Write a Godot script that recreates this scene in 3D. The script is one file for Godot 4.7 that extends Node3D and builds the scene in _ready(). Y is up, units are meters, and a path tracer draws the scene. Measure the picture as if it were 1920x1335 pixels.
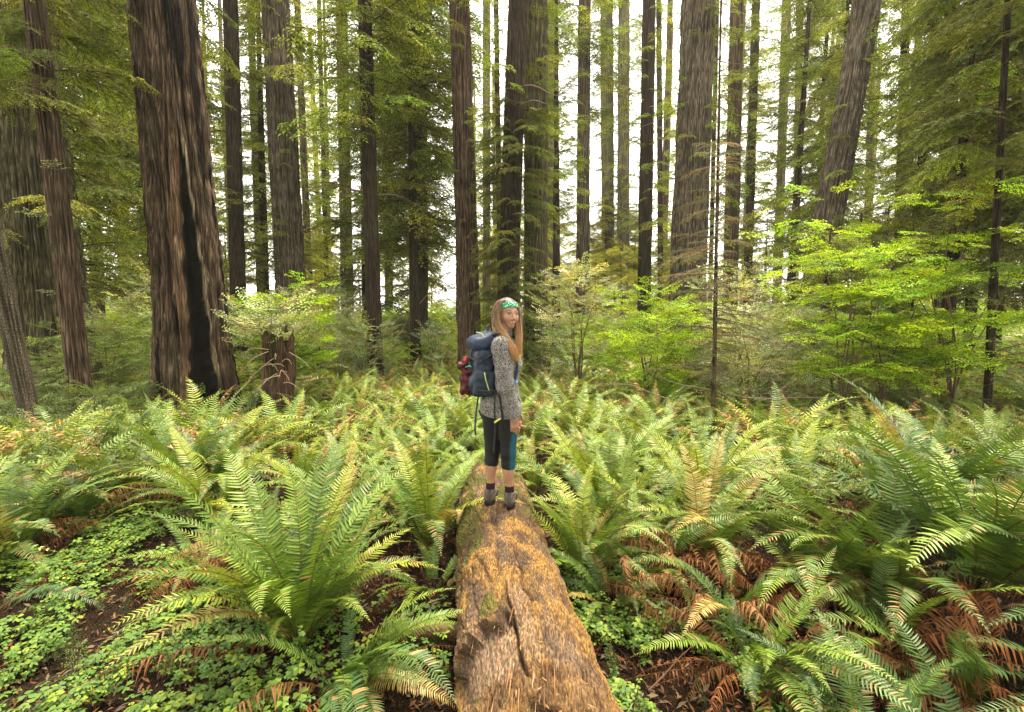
extends Node3D

# A walker on a fallen log in a redwood forest floor full of sword ferns.
# Camera at the origin of x and z, looking along -z; the ground lies at y = 0.

var rng := RandomNumberGenerator.new()
var noise := FastNoiseLite.new()
var taken := {}
var M := {}
var FROND := {}
var SPRAY := {}
var LOG_R := 0.34


class Shape:
	var v := PackedVector3Array()
	var c := PackedColorArray()
	var k := PackedInt32Array()
	func p(at: Vector3, col: Color) -> int:
		v.push_back(at)
		c.push_back(col)
		return v.size() - 1
	func tri(a: int, b: int, d: int) -> void:
		k.push_back(a)
		k.push_back(b)
		k.push_back(d)
	func quad(a: int, b: int, d: int, e: int) -> void:   # a b on one edge, d e on the next
		k.append_array([a, b, d, b, e, d])
	func mesh(m: Material, smooth := true) -> ArrayMesh:
		var a := []
		a.resize(Mesh.ARRAY_MAX)
		a[Mesh.ARRAY_VERTEX] = v
		a[Mesh.ARRAY_COLOR] = c
		a[Mesh.ARRAY_INDEX] = k
		var t := ArrayMesh.new()
		t.add_surface_from_arrays(Mesh.PRIMITIVE_TRIANGLES, a)
		var st := SurfaceTool.new()
		st.create_from(t, 0)
		if not smooth:
			st.deindex()
			st.set_smooth_group(-1)
		st.generate_normals()
		st.set_material(m)
		return st.commit()
	func tube(pts: PackedVector3Array, radii: PackedFloat32Array, sides: int, col: Color, col_end = null, cap := false) -> void:
		var first := v.size()
		var n := pts.size()
		var side := Vector3.ZERO
		for i in n:
			var t := (pts[mini(i + 1, n - 1)] - pts[maxi(i - 1, 0)]).normalized()
			if side == Vector3.ZERO:
				side = t.cross(Vector3.UP if absf(t.y) < 0.9 else Vector3.RIGHT).normalized()
			side = (side - t * side.dot(t)).normalized()
			var other := side.cross(t)
			var cc: Color = col if col_end == null else col.lerp(col_end, float(i) / (n - 1))
			for j in sides:
				var a := TAU * j / sides
				p(pts[i] + (side * cos(a) + other * sin(a)) * radii[i], cc)
		for i in n - 1:
			for j in sides:
				var a := first + i * sides + j
				var b := first + i * sides + (j + 1) % sides
				quad(a, b, a + sides, b + sides)
		if cap:
			var e := p(pts[n - 1] + (pts[n - 1] - pts[n - 2]).normalized() * radii[n - 1] * 0.6, col if col_end == null else col_end)
			var s := p(pts[0] - (pts[1] - pts[0]).normalized() * radii[0] * 0.6, col)
			for j in sides:
				tri(first + (n - 1) * sides + j, first + (n - 1) * sides + (j + 1) % sides, e)
				tri(first + (j + 1) % sides, first + j, s)


func lin(r: float, g: float, b: float) -> Color:        # a real-world base colour, kept in vertex colours as sRGB
	return Color(r, g, b).linear_to_srgb()


func rr(a: float, b: float) -> float:
	return rng.randf_range(a, b)


func numbered(called: String) -> String:
	taken[called] = taken.get(called, -1) + 1
	return called if taken[called] == 0 else "%s_%03d" % [called, taken[called]]


func tag(o: Node3D, label := "", category := "", group := "", kind := "") -> Node3D:
	for pair in [["label", label], ["category", category], ["group", group], ["kind", kind]]:
		if pair[1]:
			o.set_meta(pair[0], pair[1])
	return o


func thing(called: String, at: Vector3, label: String, category: String, group := "") -> Node3D:
	var o := Node3D.new()
	o.name = numbered(called)
	add_child(o)
	o.position = at
	return tag(o, label, category, group)


func put(called: String, m: Mesh, parent: Node = null, mat: Material = null) -> MeshInstance3D:
	var o := MeshInstance3D.new()
	o.mesh = m
	if mat:
		o.material_override = mat
	if parent == null:
		o.name = numbered(called)
		add_child(o)
	else:
		o.name = called
		parent.add_child(o, true)
	return o


func scatter(called: String, m: Mesh, places: Array, colors: PackedColorArray, parent: Node = null) -> MultiMeshInstance3D:
	var mm := MultiMesh.new()
	mm.transform_format = MultiMesh.TRANSFORM_3D
	mm.use_colors = true
	mm.mesh = m
	mm.instance_count = places.size()
	for i in places.size():
		mm.set_instance_transform(i, places[i])
		mm.set_instance_color(i, colors[i])
	var o := MultiMeshInstance3D.new()
	o.multimesh = mm
	if parent == null:
		o.name = numbered(called)
		add_child(o)
	else:
		o.name = called
		parent.add_child(o, true)
	o.set_meta("kind", "stuff")
	return o


func leaf_mat(rough := 0.5, back := 0.4, spec := 0.5) -> StandardMaterial3D:
	var m := StandardMaterial3D.new()
	m.vertex_color_use_as_albedo = true
	m.vertex_color_is_srgb = true
	m.roughness = rough
	m.metallic_specular = spec
	m.cull_mode = BaseMaterial3D.CULL_DISABLED
	if back > 0:
		m.backlight_enabled = true
		m.backlight = Color(back, back, back * 0.7)
	return m


func noise_tex(freq: float, octaves: int, lo: float, hi: float, size := 512, type := FastNoiseLite.TYPE_SIMPLEX_SMOOTH, sd := 1) -> NoiseTexture2D:
	var n := FastNoiseLite.new()
	n.noise_type = type
	n.frequency = freq
	n.seed = sd
	n.fractal_type = FastNoiseLite.FRACTAL_FBM
	n.fractal_octaves = octaves
	var t := NoiseTexture2D.new()
	t.width = size
	t.height = size
	t.seamless = true
	t.noise = n
	var g := Gradient.new()
	g.set_color(0, Color(lo, lo, lo))
	g.set_color(1, Color(hi, hi, hi))
	t.color_ramp = g
	return t


func bark_mat(relief: float, scale: Vector3, rough := 0.95) -> StandardMaterial3D:
	var m := StandardMaterial3D.new()
	m.vertex_color_use_as_albedo = true
	m.vertex_color_is_srgb = true
	m.roughness = rough
	m.metallic_specular = 0.25
	m.uv1_triplanar = true
	m.uv1_triplanar_sharpness = 6.0
	m.uv1_scale = scale
	m.albedo_texture = M.bark_tone
	m.heightmap_enabled = true
	m.heightmap_texture = M.bark_height
	m.heightmap_scale = relief
	return m


func plain_mat(r: float, g: float, b: float, rough := 0.8, spec := 0.4) -> StandardMaterial3D:
	var m := StandardMaterial3D.new()
	m.albedo_color = Color(r, g, b).linear_to_srgb()
	m.roughness = rough
	m.metallic_specular = spec
	return m


func ground_y(x: float, z: float) -> float:
	var d := sqrt(x * x + z * z)
	return noise.get_noise_2d(x * 0.35, z * 0.35) * 0.16 * smoothstep(0.8, 3.0, absf(x - log_x(z)) + maxf(0.0, -z - 6.0)) + 0.35 * smoothstep(14.0, 60.0, d) * (0.6 + noise.get_noise_2d(x * 0.05, z * 0.05))


func log_x(z: float) -> float:
	return 0.14 + minf(0.0, z + 1.7) * 0.112 + 0.035 * smoothstep(-3.0, -1.6, z)


func _ready() -> void:
	rng.seed = 7
	noise.seed = 3
	noise.frequency = 1.0
	noise.noise_type = FastNoiseLite.TYPE_SIMPLEX_SMOOTH
	noise.fractal_type = FastNoiseLite.FRACTAL_NONE

	var cam := Camera3D.new()
	cam.name = "camera"
	add_child(cam)
	cam.position = Vector3(0, 2.17, 0)
	cam.rotation_degrees = Vector3(-5.0, 0, 0)
	cam.fov = 72.7
	cam.near = 0.05
	cam.far = 600
	cam.current = true

	var env := Environment.new()
	env.background_mode = Environment.BG_SKY
	var sky := ProceduralSkyMaterial.new()
	sky.sky_top_color = Color(1.0, 0.99, 0.97)
	sky.sky_horizon_color = Color(1.0, 0.985, 0.96)
	sky.sky_curve = 0.2
	sky.ground_bottom_color = Color(0.2, 0.22, 0.12)
	sky.ground_horizon_color = Color(0.6, 0.6, 0.5)
	sky.sky_energy_multiplier = 1.0
	env.sky = Sky.new()
	env.sky.sky_material = sky
	env.tonemap_mode = Environment.TONE_MAPPER_LINEAR
	env.tonemap_exposure = 6.8
	env.fog_enabled = true
	env.fog_density = 0.0006
	env.fog_light_color = Color(1.0, 0.98, 0.88)
	env.sdfgi_enabled = true
	env.ssao_enabled = true
	env.ssil_enabled = true
	var we := WorldEnvironment.new()
	we.name = "environment"
	we.environment = env
	add_child(we)

	var sun := DirectionalLight3D.new()
	sun.name = "sun"
	sun.light_energy = 0.5
	sun.light_angular_distance = 12.0
	sun.light_color = Color(1.0, 0.95, 0.84)
	sun.shadow_enabled = true
	add_child(sun)
	sun.rotation_degrees = Vector3(-72, 150, 0)

	make_materials()
	make_ground()
	make_log()
	make_redwoods()
	make_understory()
	make_ferns()
	make_ground_cover()
	make_person()
	make_small_things()


func make_materials() -> void:
	M.bark_tone = noise_tex(0.02, 6, 0.22, 1.0, 512)
	M.bark_height = noise_tex(0.02, 5, 0.0, 1.0, 512, FastNoiseLite.TYPE_SIMPLEX_SMOOTH, 5)
	M.bark = bark_mat(3.5, Vector3(3.0, 0.2, 3.0))
	M.bark_far = bark_mat(6.0, Vector3(1.8, 0.06, 1.8))
	M.bark_scaly = bark_mat(2.0, Vector3(5, 3, 5), 0.9)
	M.fern = leaf_mat(0.42, 0.65, 0.42)
	M.dead = leaf_mat(0.8, 0.25, 0.3)
	M.needles = leaf_mat(0.6, 0.95, 0.2)
	M.leaves = leaf_mat(0.45, 0.95, 0.3)
	M.sorrel = leaf_mat(0.6, 0.5, 0.4)
	var st := StandardMaterial3D.new()
	st.vertex_color_use_as_albedo = true
	st.vertex_color_is_srgb = true
	st.roughness = 0.9
	st.metallic_specular = 0.3
	M.wood = st
	var lg := StandardMaterial3D.new()
	lg.vertex_color_use_as_albedo = true
	lg.vertex_color_is_srgb = true
	lg.roughness = 0.8
	lg.metallic_specular = 0.35
	lg.uv1_triplanar = true
	lg.uv1_scale = Vector3(5, 5, 1.3)
	lg.uv1_triplanar_sharpness = 4.0
	lg.albedo_texture = noise_tex(0.035, 6, 0.3, 1.0, 512, FastNoiseLite.TYPE_SIMPLEX_SMOOTH, 11)
	lg.heightmap_enabled = true
	lg.heightmap_texture = noise_tex(0.03, 5, 0.0, 1.0, 512, FastNoiseLite.TYPE_SIMPLEX_SMOOTH, 12)
	lg.heightmap_scale = 0.9
	M.log = lg
	var gm := StandardMaterial3D.new()
	gm.vertex_color_use_as_albedo = true
	gm.vertex_color_is_srgb = true
	gm.roughness = 0.95
	gm.metallic_specular = 0.2
	gm.uv1_triplanar = true
	gm.uv1_scale = Vector3(1.5, 1.5, 1.5)
	gm.albedo_texture = noise_tex(0.08, 5, 0.35, 1.0, 512, FastNoiseLite.TYPE_CELLULAR, 21)
	gm.heightmap_enabled = true
	gm.heightmap_texture = noise_tex(0.1, 4, 0.0, 1.0, 512, FastNoiseLite.TYPE_SIMPLEX_SMOOTH, 22)
	gm.heightmap_scale = 3.0
	M.ground = gm


func make_ground() -> void:
	var s := Shape.new()
	var xs := []
	var zs := []
	for i in 121:
		var t := (i - 60) / 60.0
		xs.append(signf(t) * (absf(t) * 8.0 + pow(absf(t), 4.0) * 292.0))
		zs.append(signf(t) * (absf(t) * 8.0 + pow(absf(t), 4.0) * 292.0) - 3.0)
	for z in zs:
		for x in xs:
			var w := 0.5 + 0.5 * noise.get_noise_2d(x * 0.8 + 40, z * 0.8)
			s.p(Vector3(x, ground_y(x, z), z), lin(0.05, 0.03, 0.018).lerp(lin(0.085, 0.055, 0.03), w))
	for j in 120:
		for i in 120:
			var a := j * 121 + i
			s.quad(a, a + 1, a + 121, a + 122)
	tag(put("ground", s.mesh(M.ground)), "dark brown forest soil under the ferns", "ground", "", "structure")


func band(x: float, a: float, b: float, soft: float) -> float:
	return smoothstep(a - soft, a + soft, x) * (1.0 - smoothstep(b - soft, b + soft, x))


func make_log() -> void:
	var t := thing("fallen_log", Vector3.ZERO, "fallen decaying log with crumbling orange brown surface under the walker's boots", "log")
	var zs := PackedFloat32Array()
	var z := -0.9
	while z > -5.0:
		zs.append(z)
		z -= 0.0095 if z > -4.4 else 0.05
	var phis := PackedFloat32Array()
	var a := -PI
	while a < PI - 0.001:
		phis.append(a)
		a += 0.022 if absf(a) < 1.9 else 0.12
	var s := Shape.new()
	var n := phis.size()
	var cells := FastNoiseLite.new()
	cells.seed = 5
	cells.frequency = 1.0
	cells.noise_type = FastNoiseLite.TYPE_CELLULAR
	cells.cellular_return_type = FastNoiseLite.RETURN_CELL_VALUE
	cells.domain_warp_enabled = true
	cells.domain_warp_amplitude = 0.6
	cells.domain_warp_frequency = 1.6
	for zz in zs:
		for f in phis:
			var wide := 1.0 + 0.1 * smoothstep(-3.2, -1.5, zz)
			var r := LOG_R * (wide + 0.03 * noise.get_noise_2d(zz * 0.9, 3.0) + 0.035 * noise.get_noise_3d(sin(f) * 1.2, cos(f) * 1.2, zz * 0.8))
			var q := Vector3(sin(f) * r, cos(f) * r, zz)
			var arc := f * r
			var blot := noise.get_noise_3d(q.x * 4.0, q.y * 4.0, zz * 2.6)
			var blot2 := noise.get_noise_3d(q.x * 11.0 + 9.0, q.y * 11.0, zz * 7.0)
			var fine := noise.get_noise_3d(q.x * 34.0, q.y * 34.0, zz * 24.0)
			var finer := noise.get_noise_3d(q.x * 70.0, q.y * 70.0, zz * 46.0)
			var grain := noise.get_noise_3d(q.x * 42.0, q.y * 42.0, zz * 1.6)
			var crack := 1.0 - absf(noise.get_noise_3d(q.x * 7.0 + 3.0, q.y * 7.0, zz * 0.9))
			crack = smoothstep(0.9, 1.0, crack + blot2 * 0.05)
			var plate := cells.get_noise_2d(arc * 22.0, zz * 6.5)
			var plate2 := cells.get_noise_2d(arc * 46.0 + 50.0, zz * 17.0)
			# the peeled place: bare grained wood, a step lower than the crust
			var wob := noise.get_noise_2d(arc * 14.0, 7.0) * 0.05 + noise.get_noise_2d(arc * 40.0, 17.0) * 0.007
			var peel := band(zz + wob, -2.33, -1.98, 0.008) * band(arc + noise.get_noise_2d(zz * 9.0, 1.0) * 0.008, -0.62, -0.085, 0.008)
			var peel2 := band(zz + wob * 1.6, -2.6, -2.0, 0.05) * band(arc, -0.085, 0.02, 0.015)
			var rotten := smoothstep(-2.03, -1.93, zz + wob)
			var d := 0.009 * blot2 + 0.004 * fine + 0.0018 * finer - 0.016 * crack
			d += 0.016 * smoothstep(0.0, 0.55, blot) + 0.007 * plate * smoothstep(-0.5, 0.1, blot) + 0.0045 * plate2
			d -= 0.03 * peel
			d = lerpf(d, -0.06 + 0.003 * grain, peel * 0.9)
			d -= 0.012 * peel2
			d += rotten * (0.026 * noise.get_noise_3d(q.x * 9.0, q.y * 9.0, zz * 6.0) + 0.008 * plate + 0.006 * plate2 + 0.004 * fine - 0.012)
			var ledge := band(zz + wob, -2.43, -2.33, 0.02) * band(arc, -0.5, -0.06, 0.05)
			d += ledge * (0.016 + 0.008 * fine)
			# the dark rotted hole at the near end and the ragged one before it
			var hole := 1.0 - smoothstep(0.03, 0.075, Vector2(arc + 0.045 + noise.get_noise_2d(zz * 12.0, 4.0) * 0.025, (zz + 1.70) * 0.42).length())
			var hole2 := 1.0 - smoothstep(0.012, 0.05, Vector2((arc - 0.04) * 0.55, (zz + 1.96 + noise.get_noise_2d(arc * 12.0, 5.0) * 0.03)).length())
			d -= 0.09 * hole + 0.035 * hole2
			var split := band(zz, -2.62, -1.95, 0.05) * (1.0 - smoothstep(0.003, 0.014, absf(arc + 0.085 + noise.get_noise_2d(zz * 5.0, 2.0) * 0.008)))
			var split2 := band(zz, -2.0, -1.2, 0.1) * (1.0 - smoothstep(0.006, 0.024, absf(arc - 0.17 + zz * 0.02 + noise.get_noise_2d(zz * 6.0, 12.0) * 0.02)))
			var split3 := band(zz, -3.3, -1.3, 0.2) * (1.0 - smoothstep(0.003, 0.013, absf(arc - 0.3 - zz * 0.015 + noise.get_noise_2d(zz * 4.0, 22.0) * 0.02))) + band(zz, -3.1, -2.45, 0.1) * (1.0 - smoothstep(0.003, 0.012, absf(arc - 0.03 + noise.get_noise_2d(zz * 4.0, 32.0) * 0.025)))
			d -= 0.05 * split + 0.05 * split2 + 0.03 * split3
			# colours of the wood, and the shade painted under its ledge: ochre crust, brown duff, grey weathered wood, moss
			var ochre := Color(0.42, 0.22, 0.055)
			var umber := Color(0.17, 0.092, 0.042)
			var grey := Color(0.29, 0.185, 0.11)
			var c := umber.lerp(ochre, clampf(smoothstep(-0.55, 0.3, blot + 0.5 * blot2 + 0.3 * fine), 0, 1))
			c = c.lerp(grey, 0.7 * smoothstep(0.05, 0.6, noise.get_noise_3d(q.x * 5.0 + 30.0, q.y * 5.0, zz * 1.2) + 0.4 * grain))
			c = c.lerp(Color(0.085, 0.05, 0.03), 0.6 * smoothstep(0.2, 0.6, noise.get_noise_3d(q.x * 9.0, q.y * 9.0 + 50.0, zz * 4.5) + 0.35 * finer))
			var bare := Color(0.3, 0.17, 0.085).lerp(Color(0.46, 0.31, 0.19), 0.5 + 0.5 * grain)
			c = c.lerp(bare, maxf(peel * 0.92, peel2 * 0.7))
			c = c.lerp(Color(0.35, 0.18, 0.05).lerp(umber, 0.5 + 0.5 * fine), rotten * 0.7)
			c = c.lerp(Color(0.03, 0.02, 0.014), clampf(hole + 0.5 * hole2, 0, 1))
			c = c.lerp(Color(0.1, 0.055, 0.03), clampf(crack * 0.6 + 0.7 * (split + split2 + split3), 0, 0.85))
			c *= 1.0 + 0.22 * plate + 0.18 * plate2 + 0.22 * finer + 0.25 * fine
			c = c.lerp(Color(0.05, 0.03, 0.018), 0.6 * band(zz + wob, -2.34, -2.32, 0.008) * band(arc, -0.6, -0.09, 0.02))  # shade of the crevice below the ledge, painted into the wood colour
			var moss := smoothstep(0.12, 0.4, noise.get_noise_3d(q.x * 4.0 + 70.0, q.y * 4.0, zz * 3.0) + 0.35 * blot2 + 0.55 * smoothstep(-3.4, -4.2, zz) - 0.4 * smoothstep(-3.9, -3.0, zz) - 0.22 + 0.75 * band(zz, -4.2, -2.9, 0.2) * band(arc, -0.8, -0.2, 0.06))
			c = c.lerp(Color(0.2, 0.18, 0.02).lerp(Color(0.09, 0.1, 0.018), 0.5 + 0.5 * fine), moss * 0.9)
			d += moss * (0.006 + 0.01 * finer)
			r += d
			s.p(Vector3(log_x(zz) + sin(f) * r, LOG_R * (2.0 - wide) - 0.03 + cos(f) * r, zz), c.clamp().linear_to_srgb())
	for j in zs.size() - 1:
		for i in n:
			var p0 := j * n + i
			var p1 := j * n + (i + 1) % n
			s.quad(p0, p1, p0 + n, p1 + n)
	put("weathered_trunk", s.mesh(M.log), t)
	# crust flakes and chips lying on it
	var f := Shape.new()
	for i in 5:
		var b := i * TAU / 5
		f.p(Vector3(cos(b) * 0.5 * (0.7 + 0.3 * (i % 2)), 0.05 * (i % 2), sin(b)), Color.WHITE)
	var mid := f.p(Vector3(0, 0.14, 0), Color.WHITE)
	for i in 5:
		f.tri(i, (i + 1) % 5, mid)
	var places := []
	var cols := PackedColorArray()
	for i in 420:
		var zz := -rr(1.3, 4.3)
		var ph := rr(-1.1, 1.1)
		var up := Vector3(sin(ph), cos(ph), 0)
		var at := Vector3(log_x(zz), LOG_R - 0.03, zz) + up * (LOG_R + rr(-0.006, 0.006))
		var b := Basis(Vector3(cos(ph), -sin(ph), 0), up, Vector3(0, 0, 1)) * Basis(Vector3.UP, rr(0, TAU)) * Basis(Vector3.RIGHT, rr(-0.4, 0.4))
		var sz := rr(0.003, 0.009)
		places.append(Transform3D(b.scaled_local(Vector3(sz, sz, sz * rr(0.8, 2.6))), at))
		cols.append(lin(0.2, 0.09, 0.03).lerp([lin(0.06, 0.035, 0.02), lin(0.3, 0.15, 0.05), lin(0.24, 0.18, 0.12)][i % 3], rr(0.2, 1)))
	scatter("wood_flakes", f.mesh(M.wood, false), places, cols, t)
	# loose slivers along the grain
	var sl := Shape.new()
	sl.tube(PackedVector3Array([Vector3(0, 0, -0.5), Vector3(0.02, 0.05, -0.15), Vector3(-0.02, 0.05, 0.2), Vector3(0.0, 0.1, 0.5)]), PackedFloat32Array([0.004, 0.03, 0.026, 0.004]), 4, Color.WHITE)
	var lp := []
	var lc := PackedColorArray()
	for i in 100:
		var zz := -rr(1.35, 3.5) if i % 2 == 0 else -rr(1.4, 2.7)
		var ph := rr(-1.3, 1.3) if i % 3 > 0 else rr(-0.9, 0.1)
		var up := Vector3(sin(ph), cos(ph), 0)
		var wide := 1.0 + 0.1 * smoothstep(-3.2, -1.5, zz)
		var at := Vector3(log_x(zz), LOG_R * (2.0 - wide) - 0.03, zz) + up * (LOG_R * wide + rr(-0.014, -0.003))
		var b := Basis(Vector3(cos(ph), -sin(ph), 0), up, Vector3(0, 0, 1)) * Basis(Vector3.UP, rr(-0.06, 0.06) - 0.06) * Basis(Vector3.RIGHT, rr(-0.05, 0.05))
		var L := rr(0.05, 0.26)
		lp.append(Transform3D(b.scaled_local(Vector3(rr(0.06, 0.16), rr(0.06, 0.15), L)), at))
		lc.append(lin(0.2, 0.1, 0.045).lerp([lin(0.06, 0.032, 0.02), lin(0.27, 0.14, 0.055), lin(0.24, 0.17, 0.1)][i % 3], rr(0.3, 1)))
	scatter("wood_slivers", sl.mesh(M.wood, false), lp, lc, t)
	# a broken branch stub lying by the left flank
	var st := Shape.new()
	st.tube(PackedVector3Array([Vector3(0, 0, 0), Vector3(0.2, 0.02, -0.02), Vector3(0.42, 0.03, 0.01)]), PackedFloat32Array([0.055, 0.062, 0.05]), 12, lin(0.2, 0.1, 0.05), lin(0.3, 0.17, 0.08), true)
	var stub := thing("broken_branch", Vector3(-0.72, 0.1, -2.95), "short broken brown branch piece lying against the log's left side", "branch")
	put("stick", st.mesh(M.log), stub)


func trunk_mesh(o: Dictionary) -> ArrayMesh:
	# o: H height, lean (offset at H), r0, r1, segs, rings, flare, relief, look, seed, m
	var s := Shape.new()
	var H: float = o.H
	var segs: int = o.segs
	var rings: int = o.rings
	var r0: float = o.r0
	var r1: float = o.r1
	var fl: float = o.get("flare", 0.5)
	var relief: float = o.get("relief", 0.03) * 1.3
	var look: String = o.get("look", "red")
	var sd: float = o.seed * 17.3
	var scar: bool = o.get("scar", false)
	var ridge_f := 11.0 if r0 > 0.3 else 15.0
	var tones: Array = {
		"red": [Color(0.05, 0.028, 0.016), Color(0.29, 0.195, 0.12)],
		"grey": [Color(0.065, 0.046, 0.028), Color(0.32, 0.255, 0.17)],
		"pale": [Color(0.19, 0.15, 0.085), Color(0.38, 0.32, 0.2)],
		"dark": [Color(0.028, 0.018, 0.011), Color(0.11, 0.075, 0.045)],
		"moss": [Color(0.07, 0.06, 0.025), Color(0.25, 0.215, 0.105)],
	}[look]
	for j in rings + 1:
		var t := pow(float(j) / rings, 1.25)
		var h := H * t
		var cen := trunk_at(o, h)
		var rb := lerpf(r0, r1, t)
		for i in segs:
			var a := TAU * i / segs
			var ca := cos(a)
			var sa := sin(a)
			var lobes := 0.5 + 0.5 * sin(a * 3.0 + sd) * sin(a * 2.0 + sd * 0.7)
			var r := rb * (1.0 + fl * exp(-h / (1.1 * r0 + 0.15)) * (0.35 + 1.0 * lobes) + 0.05 * noise.get_noise_3d(ca * 1.5 + sd, h * 0.3, sa * 1.5))
			var x := ca * r0
			var z := sa * r0
			var n1 := 1.0 - absf(noise.get_noise_3d(x * ridge_f + sd, h * 0.6, z * ridge_f)) * 2.4
			var n2 := noise.get_noise_3d(x * ridge_f * 2.6, h * 1.3 + sd, z * ridge_f * 2.6)
			var n3 := noise.get_noise_3d(x * 2.5, h * 0.7 + sd, z * 2.5)
			var n4 := noise.get_noise_3d(x * ridge_f * 6.0, h * 3.0 + sd, z * ridge_f * 6.0)
			r += relief * (1.0 * n1 * absf(n1) + 0.4 * n2 + 0.15 * n4)
			var c: Color = tones[0].lerp(tones[1], clampf(0.38 + 0.5 * n1 + 0.35 * n2 + 0.25 * n4, 0, 1))
			c = c.lerp(Color(0.16, 0.16, 0.075), (0.6 if look == "moss" else 0.28) * smoothstep(-0.1, 0.6, n3 - 0.05 * h))
			if scar:
				var k := scar_at(a, h, n2, n3, n4)
				r *= 1.0 - k[0]
				c = c.lerp(k[2], k[1])
			c.a = 1.0
			s.p(cen + Vector3(ca * r, -0.3 if j == 0 else 0.0, sa * r), c.clamp().linear_to_srgb())
	for j in rings:
		for i in segs:
			var p0 := j * segs + i
			var p1 := j * segs + (i + 1) % segs
			s.quad(p0, p1, p0 + segs, p1 + segs)
	return s.mesh(o.m)


func scar_at(a: float, h: float, n2: float, n3: float, n4: float) -> Array:
	# the tall fire scar of the burnt redwood: [inward share, how far the colour changes, colour]; the trunk's front is a = PI/2
	var f := wrapf(a - 0.8, -PI, PI)          # grows to the left as seen from the walker
	var mid := 0.06 - 0.024 * h + 0.05 * noise.get_noise_2d(h * 0.8, 9.0)
	var half := maxf(0.0, 0.36 * (1.0 - h * h / 27.0)) * (0.8 + 0.2 * noise.get_noise_2d(h * 2.2, 5.0)) + 0.02 * smoothstep(6.1, 5.0, h)
	var e := absf(f + mid) - half + 0.03 * n2
	var inside := 1.0 - smoothstep(0.0, 0.03, e)
	var depth := (1.0 - smoothstep(-0.045, -0.01, e)) * 0.62 * smoothstep(0.0, 0.1, half)
	var right := -(f + mid)
	var strip := smoothstep(half - 0.01, half + 0.02, right) * (1.0 - smoothstep(half + 0.08 + 0.05 * n3, half + 0.13 + 0.05 * n3, right)) * smoothstep(0.4, 1.2, h) * (1.0 - smoothstep(5.4, 6.2, h))
	var left_strip := smoothstep(half + 0.02, half + 0.06, f + mid) * (1.0 - smoothstep(half + 0.22, half + 0.34, f + mid + 0.2 * n3)) * (1.0 - smoothstep(4.6, 6.4, h))
	var char := smoothstep(0.05, 0.5, noise.get_noise_2d(f * 2.2 + 4.0, h * 0.35) * 1.1 + 0.7 * smoothstep(5.6, 7.2, h) * (1.0 - smoothstep(0.1, 0.6, absf(f + 0.08))) + 0.35 * (1.0 - smoothstep(0.1, 0.5, absf(f + half + 0.75))) + 0.3 * n2 - 0.25)
	var c := Color(0.3, 0.24, 0.15)
	var k := 0.0
	if strip > 0.02:
		k = strip * 0.95
		c = Color(0.68, 0.53, 0.32).lerp(Color(0.45, 0.31, 0.18), 0.5 + 0.5 * n4)
	if left_strip > 0.02:
		k = left_strip * 0.75
		c = Color(0.42, 0.2, 0.085).lerp(Color(0.46, 0.34, 0.21), 0.5 + 0.5 * n2)
	char *= (1.0 - 0.95 * strip) * (1.0 - 0.75 * left_strip)
	var push := 0.035 * strip - 0.02 * left_strip * step01(n4)
	if char > 0.02 and inside < 0.5:
		c = c.lerp(Color(0.016, 0.013, 0.011), char) if k > 0.02 else Color(0.016, 0.013, 0.011)
		k = maxf(k, char * 0.92)
	if inside > 0.0:
		c = c.lerp(Color(0.008, 0.007, 0.006), inside)
		k = maxf(k, inside)
	return [depth - push, clampf(k, 0, 1), c]


func zone(x: float, z: float) -> String:             # the landmark that lies in that direction
	var b := x / -z
	if b < -0.86:
		return "the slim left redwood"
	if b < -0.5:
		return "the burnt giant"
	if b < -0.36:
		return "the broken stump"
	if b < -0.2:
		return "the slender dark redwood"
	if b < -0.02:
		return "the straight bare redwood"
	if b < 0.22:
		return "the tall pale shrub"
	if b < 0.45:
		return "the dry sapling"
	if b < 0.75:
		return "the tall lime bush"
	return "the black sapling"


func step01(x: float) -> float:
	return 1.0 if x > 0.0 else 0.0


func trunk_at(o: Dictionary, h: float) -> Vector3:
	var t: float = h / o.H
	var w: float = o.get("wave", 0.0)
	return Vector3(o.lean.x * t + w * sin(h * 0.9 + o.seed), h, o.lean.z * t + w * cos(h * 0.7 + o.seed * 2.0))


# A drooping flat spray of twigs along +z, one metre long, with blades on both sides of each twig.
func spray_mesh(o: Dictionary) -> ArrayMesh:
	rng.seed = o.seed
	var s := Shape.new()
	var n2: int = o.twigs
	var droop: float = o.droop
	var pts := PackedVector3Array()
	var rad := PackedFloat32Array()
	for i in 7:
		var t := i / 6.0
		pts.append(Vector3(0.05 * sin(t * 4.0), o.get("rise", 0.1) * t - droop * t * t, t))
		rad.append(lerpf(o.get("wood", 0.012), 0.003, t))
	s.tube(pts, rad, 4, o.bark)
	for i in n2:
		var t := lerpf(o.get("from", 0.12), 1.0, (i + 0.5) / n2)
		var at := Vector3(0.05 * sin(t * 4.0), o.get("rise", 0.1) * t - droop * t * t, t)
		var sgn := 1.0 if i % 2 == 0 else -1.0
		var L: float = o.width * (1.0 - 0.7 * t) * rr(0.65, 1.2) + 0.06
		var ang := rr(0.65, 1.15)
		var dir := Vector3(sgn * sin(ang), rr(-0.15, 0.2), cos(ang)).normalized()
		twig(s, at, dir, L, o, 0)
	twig(s, pts[6], Vector3(0, -droop, 0.8).normalized(), o.width * 0.35, o, 0)
	return s.mesh(o.m, false)


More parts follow.
